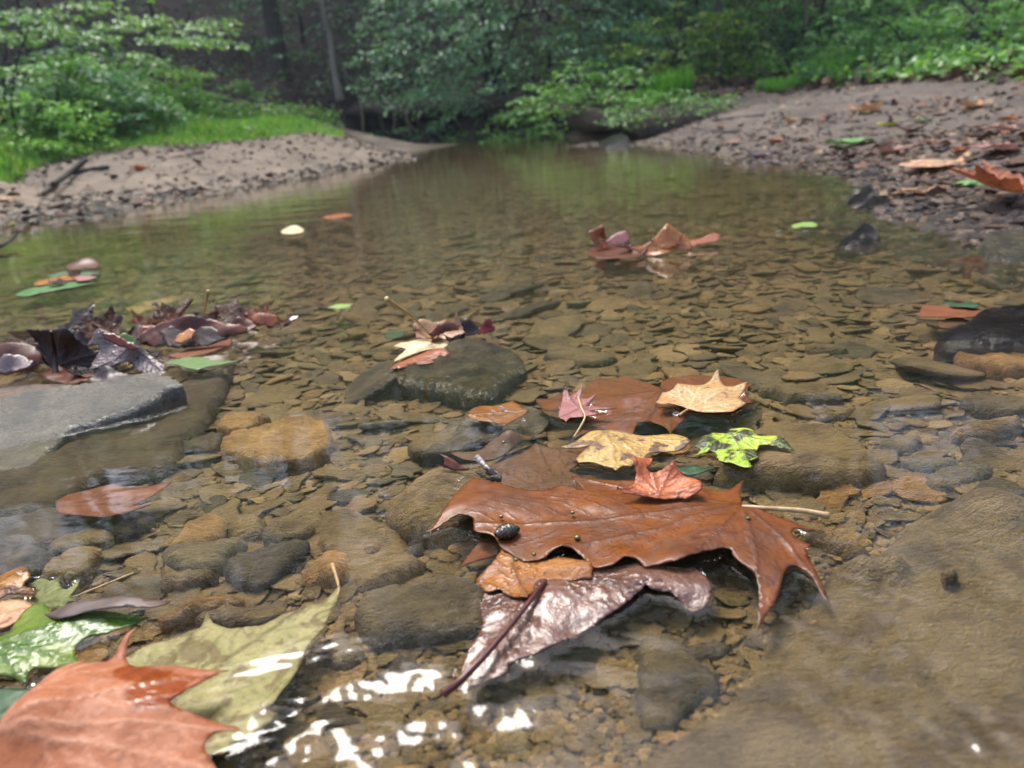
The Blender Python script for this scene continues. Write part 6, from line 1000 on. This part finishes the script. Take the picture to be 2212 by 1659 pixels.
# grass of the sandbar, tufts
def grass(name, pts, hs, cols, label, kind='stuff', cat=None, wd=.008):
    n = len(pts); a = rng.uniform(0, 6.28, n); lean = rng.uniform(.1, .6, n); dx, dy = np.cos(a), np.sin(a); w = wd * rng.uniform(.6, 1.3, n)
    b = pts; m = b + np.stack([dx * hs * lean * .35, dy * hs * lean * .35, hs * .62], -1); t = b + np.stack([dx * hs * lean, dy * hs * lean, hs * (1 - lean * .35)], -1); s = np.stack([-dy * w, dx * w, 0 * w], -1)
    V = np.stack([b - s * .5, b + s * .5, m + s * .5, m - s * .5, t], 1).reshape(-1, 3); i = np.arange(n) * 5
    Fc = np.concatenate([np.stack([i, i + 1, i + 2], -1), np.stack([i, i + 2, i + 3], -1), np.stack([i + 3, i + 2, i + 4], -1)]); o = mesh_np(name, V, Fc, foliage_mat(name + '_green', cols[:5], .4, .45, .35), smooth=False)
    tag(o, label, cat, kind=kind); return o
N = 40000; u = rng.uniform(-60, 742, N); th = np.arctan2((u - W / 2) / F, 1.0) + .0; thr = np.array([math.atan2(*(AT(uu, 290, 8)[:2])) for uu in np.linspace(-60, 742, 40)]); th = np.interp(u, np.linspace(-60, 742, 40), thr)
dep = rng.random(N) ** 1.4; rr_ = grass_r(th) + rng.normal(0, .10, N) + dep * np.interp(u, [-60, 350, 742], [1.2, 2.0, .7]); xs = rr_ * np.sin(th); ys = rr_ * np.cos(th); zz = ground_z(xs, ys)
hs = (1 + .5 * wob(xs, ys, 6, 95)) * (.025 + .10 * np.clip(dep * 3, 0, 1)) * rng.uniform(.6, 1.2, N) * np.interp(u, [-60, 350, 650, 742], [1.3, 1.1, .9, .4])
grass('grass', np.stack([xs, ys, zz], -1), hs, [(118, 172, 72), (142, 192, 88), (98, 152, 64), (166, 204, 106), (148, 158, 90)], 'bright green grass covering the sandbar edge')
N = 5200; u = rng.uniform(-80, 735, N); th = np.interp(u, np.linspace(-60, 742, 40), thr); dep = rng.random(N); rr_ = grass_r(th) + .05 + dep * 1.9; xs = rr_ * np.sin(th); ys = rr_ * np.cos(th); kk = wob(xs, ys, 5, 98); ok = kk + rng.normal(0, .12, N) > .0
hh = rng.uniform(.02, 1, N) * (.10 + .22 * np.clip(kk + .2, 0, 1)) * np.interp(u, [-60, 350, 735], [1.5, 1.2, .55]) * np.clip(dep * 4, .3, 1)
pp = np.stack([xs, ys, ground_z(xs, ys) + hh], -1)[ok]; pp = np.repeat(pp, 3, 0) + rng.normal(0, .03, (len(pp) * 3, 3)); D = rng.normal(0, 1, pp.shape) * [1, 1, .5]; l_ = rng.uniform(.025, .07, len(pp))
V, Fc = leaf_quads(pp, D, np.array([0, 0, 1.0]) + rng.normal(0, .4, pp.shape), l_, l_ * rng.uniform(.35, .6, len(pp)))
tag(mesh_np('weeds', V, Fc, foliage_mat('weed_green', [(84, 136, 64), (112, 164, 78), (66, 112, 60), (140, 180, 96), (146, 150, 90)]), smooth=False), 'broad leaved weeds growing through the sandbar grass', kind='stuff')
def tuft(u, v, r, n, h, lab):
    p = terr_hit(u, v); a = rng.uniform(0, 6.28, n); q = np.sqrt(rng.random(n)) * r; x = p[0] + np.cos(a) * q; y = p[1] + np.sin(a) * q * .6
    return grass('grass_tuft', np.stack([x, y, ground_z(x, y)], -1), h * rng.uniform(.5, 1.2, n), [(96, 152, 56), (116, 170, 66), (80, 130, 50)], lab, kind=None, cat='grass')
tuft(1790, 172, .28, 900, .16, 'green grass tuft at the upper edge of the sand'); tuft(1430, 225, .25, 900, .22, 'bright grass tuft on the bank corner'); tuft(1690, 195, .2, 400, .1, 'short grass tuft beside the trail foot')
# ground plants sprinkled over the forest floor
N = 9000; u = rng.uniform(300, 2400, N); Y = rng.uniform(3.6, 15, N); q = np.array([AT(a, 250, b_)[0] for a, b_ in zip(u, Y)]); zz = ground_z(q, Y); rq = np.hypot(q, Y); tq = np.arctan2(q, Y); ok = (zz > .17) & ((tq < .3) | (rq > np.interp(tq, [.3, .36, .44, .52, .6], [6.6, 6.7, 6.3, 5.3, 4.5]))) & ((u > 1560) | (Y > 10.5)) & (np.abs(q - (2.1 + .35 * (Y - 6.4))) > .3) & ((u > 1000) | (rng.random(N) < .12))
pp = np.stack([q, Y, zz + .03], -1)[ok]; D = rng.normal(0, 1, pp.shape); D[:, 2] = np.abs(D[:, 2]) * .3; pp = np.repeat(pp, 5, 0) + rng.normal(0, .07, (len(pp) * 5, 3)) * [1, 1, .6]; D = np.repeat(D, 5, 0) + rng.normal(0, .6, (len(pp), 3))
V, Fc = leaf_quads(pp, D, np.array([0, 0, 1.0]) + rng.normal(0, .3, pp.shape), rng.uniform(.05, .09, len(pp)), rng.uniform(.03, .05, len(pp)))
tag(mesh_np('undergrowth', V, Fc, FM['mid'], smooth=False), 'low green plants dotted over the forest floor', kind='stuff')

N = 16000; u = rng.uniform(-100, 2450, N); Y = 3.4 * (20 / 3.4) ** rng.random(N); q = np.array([AT(a, 250, b_)[0] for a, b_ in zip(u, Y)]); zz = ground_z(q, Y); rq = np.hypot(q, Y); tq = np.arctan2(q, Y)
ok = np.where(tq > .1, rq > np.interp(tq, [.1, .3, .36, .44, .52, .6], [6.6, 6.4, 6.4, 6.0, 5.0, 4.2]), rq > 9.5) & (zz > .12)
pp = np.stack([q, Y, zz + .015], -1)[ok]; D = rng.normal(0, 1, pp.shape) * [1, 1, .25]
V, Fc = leaf_quads(pp, D, np.array([0, 0, 1.0]) + rng.normal(0, .45, pp.shape), rng.uniform(.05, .12, len(pp)), rng.uniform(.035, .08, len(pp)))
LIT = stone_mat('dry_leaf_litter', [(92, 66, 50), (120, 88, 66), (70, 52, 42), (150, 116, 88), (84, 62, 50), (104, 72, 52)], rough=.6, silt=0)
tag(mesh_np('leaf_litter', V, Fc, LIT, smooth=False), 'brown dead leaves covering the forest floor', kind='stuff')
N = 9000; u = rng.uniform(-100, 2400, N); Y = 1.6 * (7.5 / 1.6) ** rng.random(N); q = np.array([AT(a, 250, b_)[0] for a, b_ in zip(u, Y)]); zz = ground_z(q, Y); rq = np.hypot(q, Y); tq = np.arctan2(q, Y)
ok = (zz > .004) & (zz < .3) & (wob(q, Y, 4, 96) + rng.normal(0, .3, N) > .0) & np.where(tq < 0, rq < grass_r(tq), True); n_ = int(ok.sum())
pp = np.stack([q, Y, zz + .008], -1)[ok]; D = rng.normal(0, 1, pp.shape) * [1, 1, .2]; l_ = rng.uniform(.014, .05, n_)
V, Fc = leaf_quads(pp, D, np.array([0, 0, 1.0]) + rng.normal(0, .4, pp.shape), l_, l_ * rng.uniform(.4, .8, n_))
tag(mesh_np('leaf_crumbs', V, Fc, stone_mat('leaf_crumb_mix', [(150, 118, 96), (110, 84, 70), (178, 146, 120), (84, 66, 58), (164, 108, 76), (130, 104, 92), (190, 164, 140)], rough=.4, silt=0), smooth=False), 'crumbled dead leaves strewn over both shores', kind='stuff')
# ---------------------------------------------------------------- added air volume, stands in for veiling glare over the dark wood
hz = NT('glare_veil_air'); hv = hz.t.nodes.new('ShaderNodeVolumePrincipled'); hv.inputs['Color'].default_value = (.80, .90, 1.0, 1); hv.inputs['Density'].default_value = .0025; hv.inputs['Anisotropy'].default_value = .2
hz.t.links.new(hv.outputs[0], hz.out.inputs['Volume'])
bx = [(x, y, z) for x in (-95, 95) for y in (-95, 95) for z in (-4, 46)]
tag(mesh_np('glare_veil', bx, [(0, 1, 3, 2), (4, 6, 7, 5), (0, 4, 5, 1), (2, 3, 7, 6), (0, 2, 6, 4), (1, 5, 7, 3)], hz.m, smooth=False), 'thin pale air added to stand in for veiling glare over the dark wood', kind='stuff')
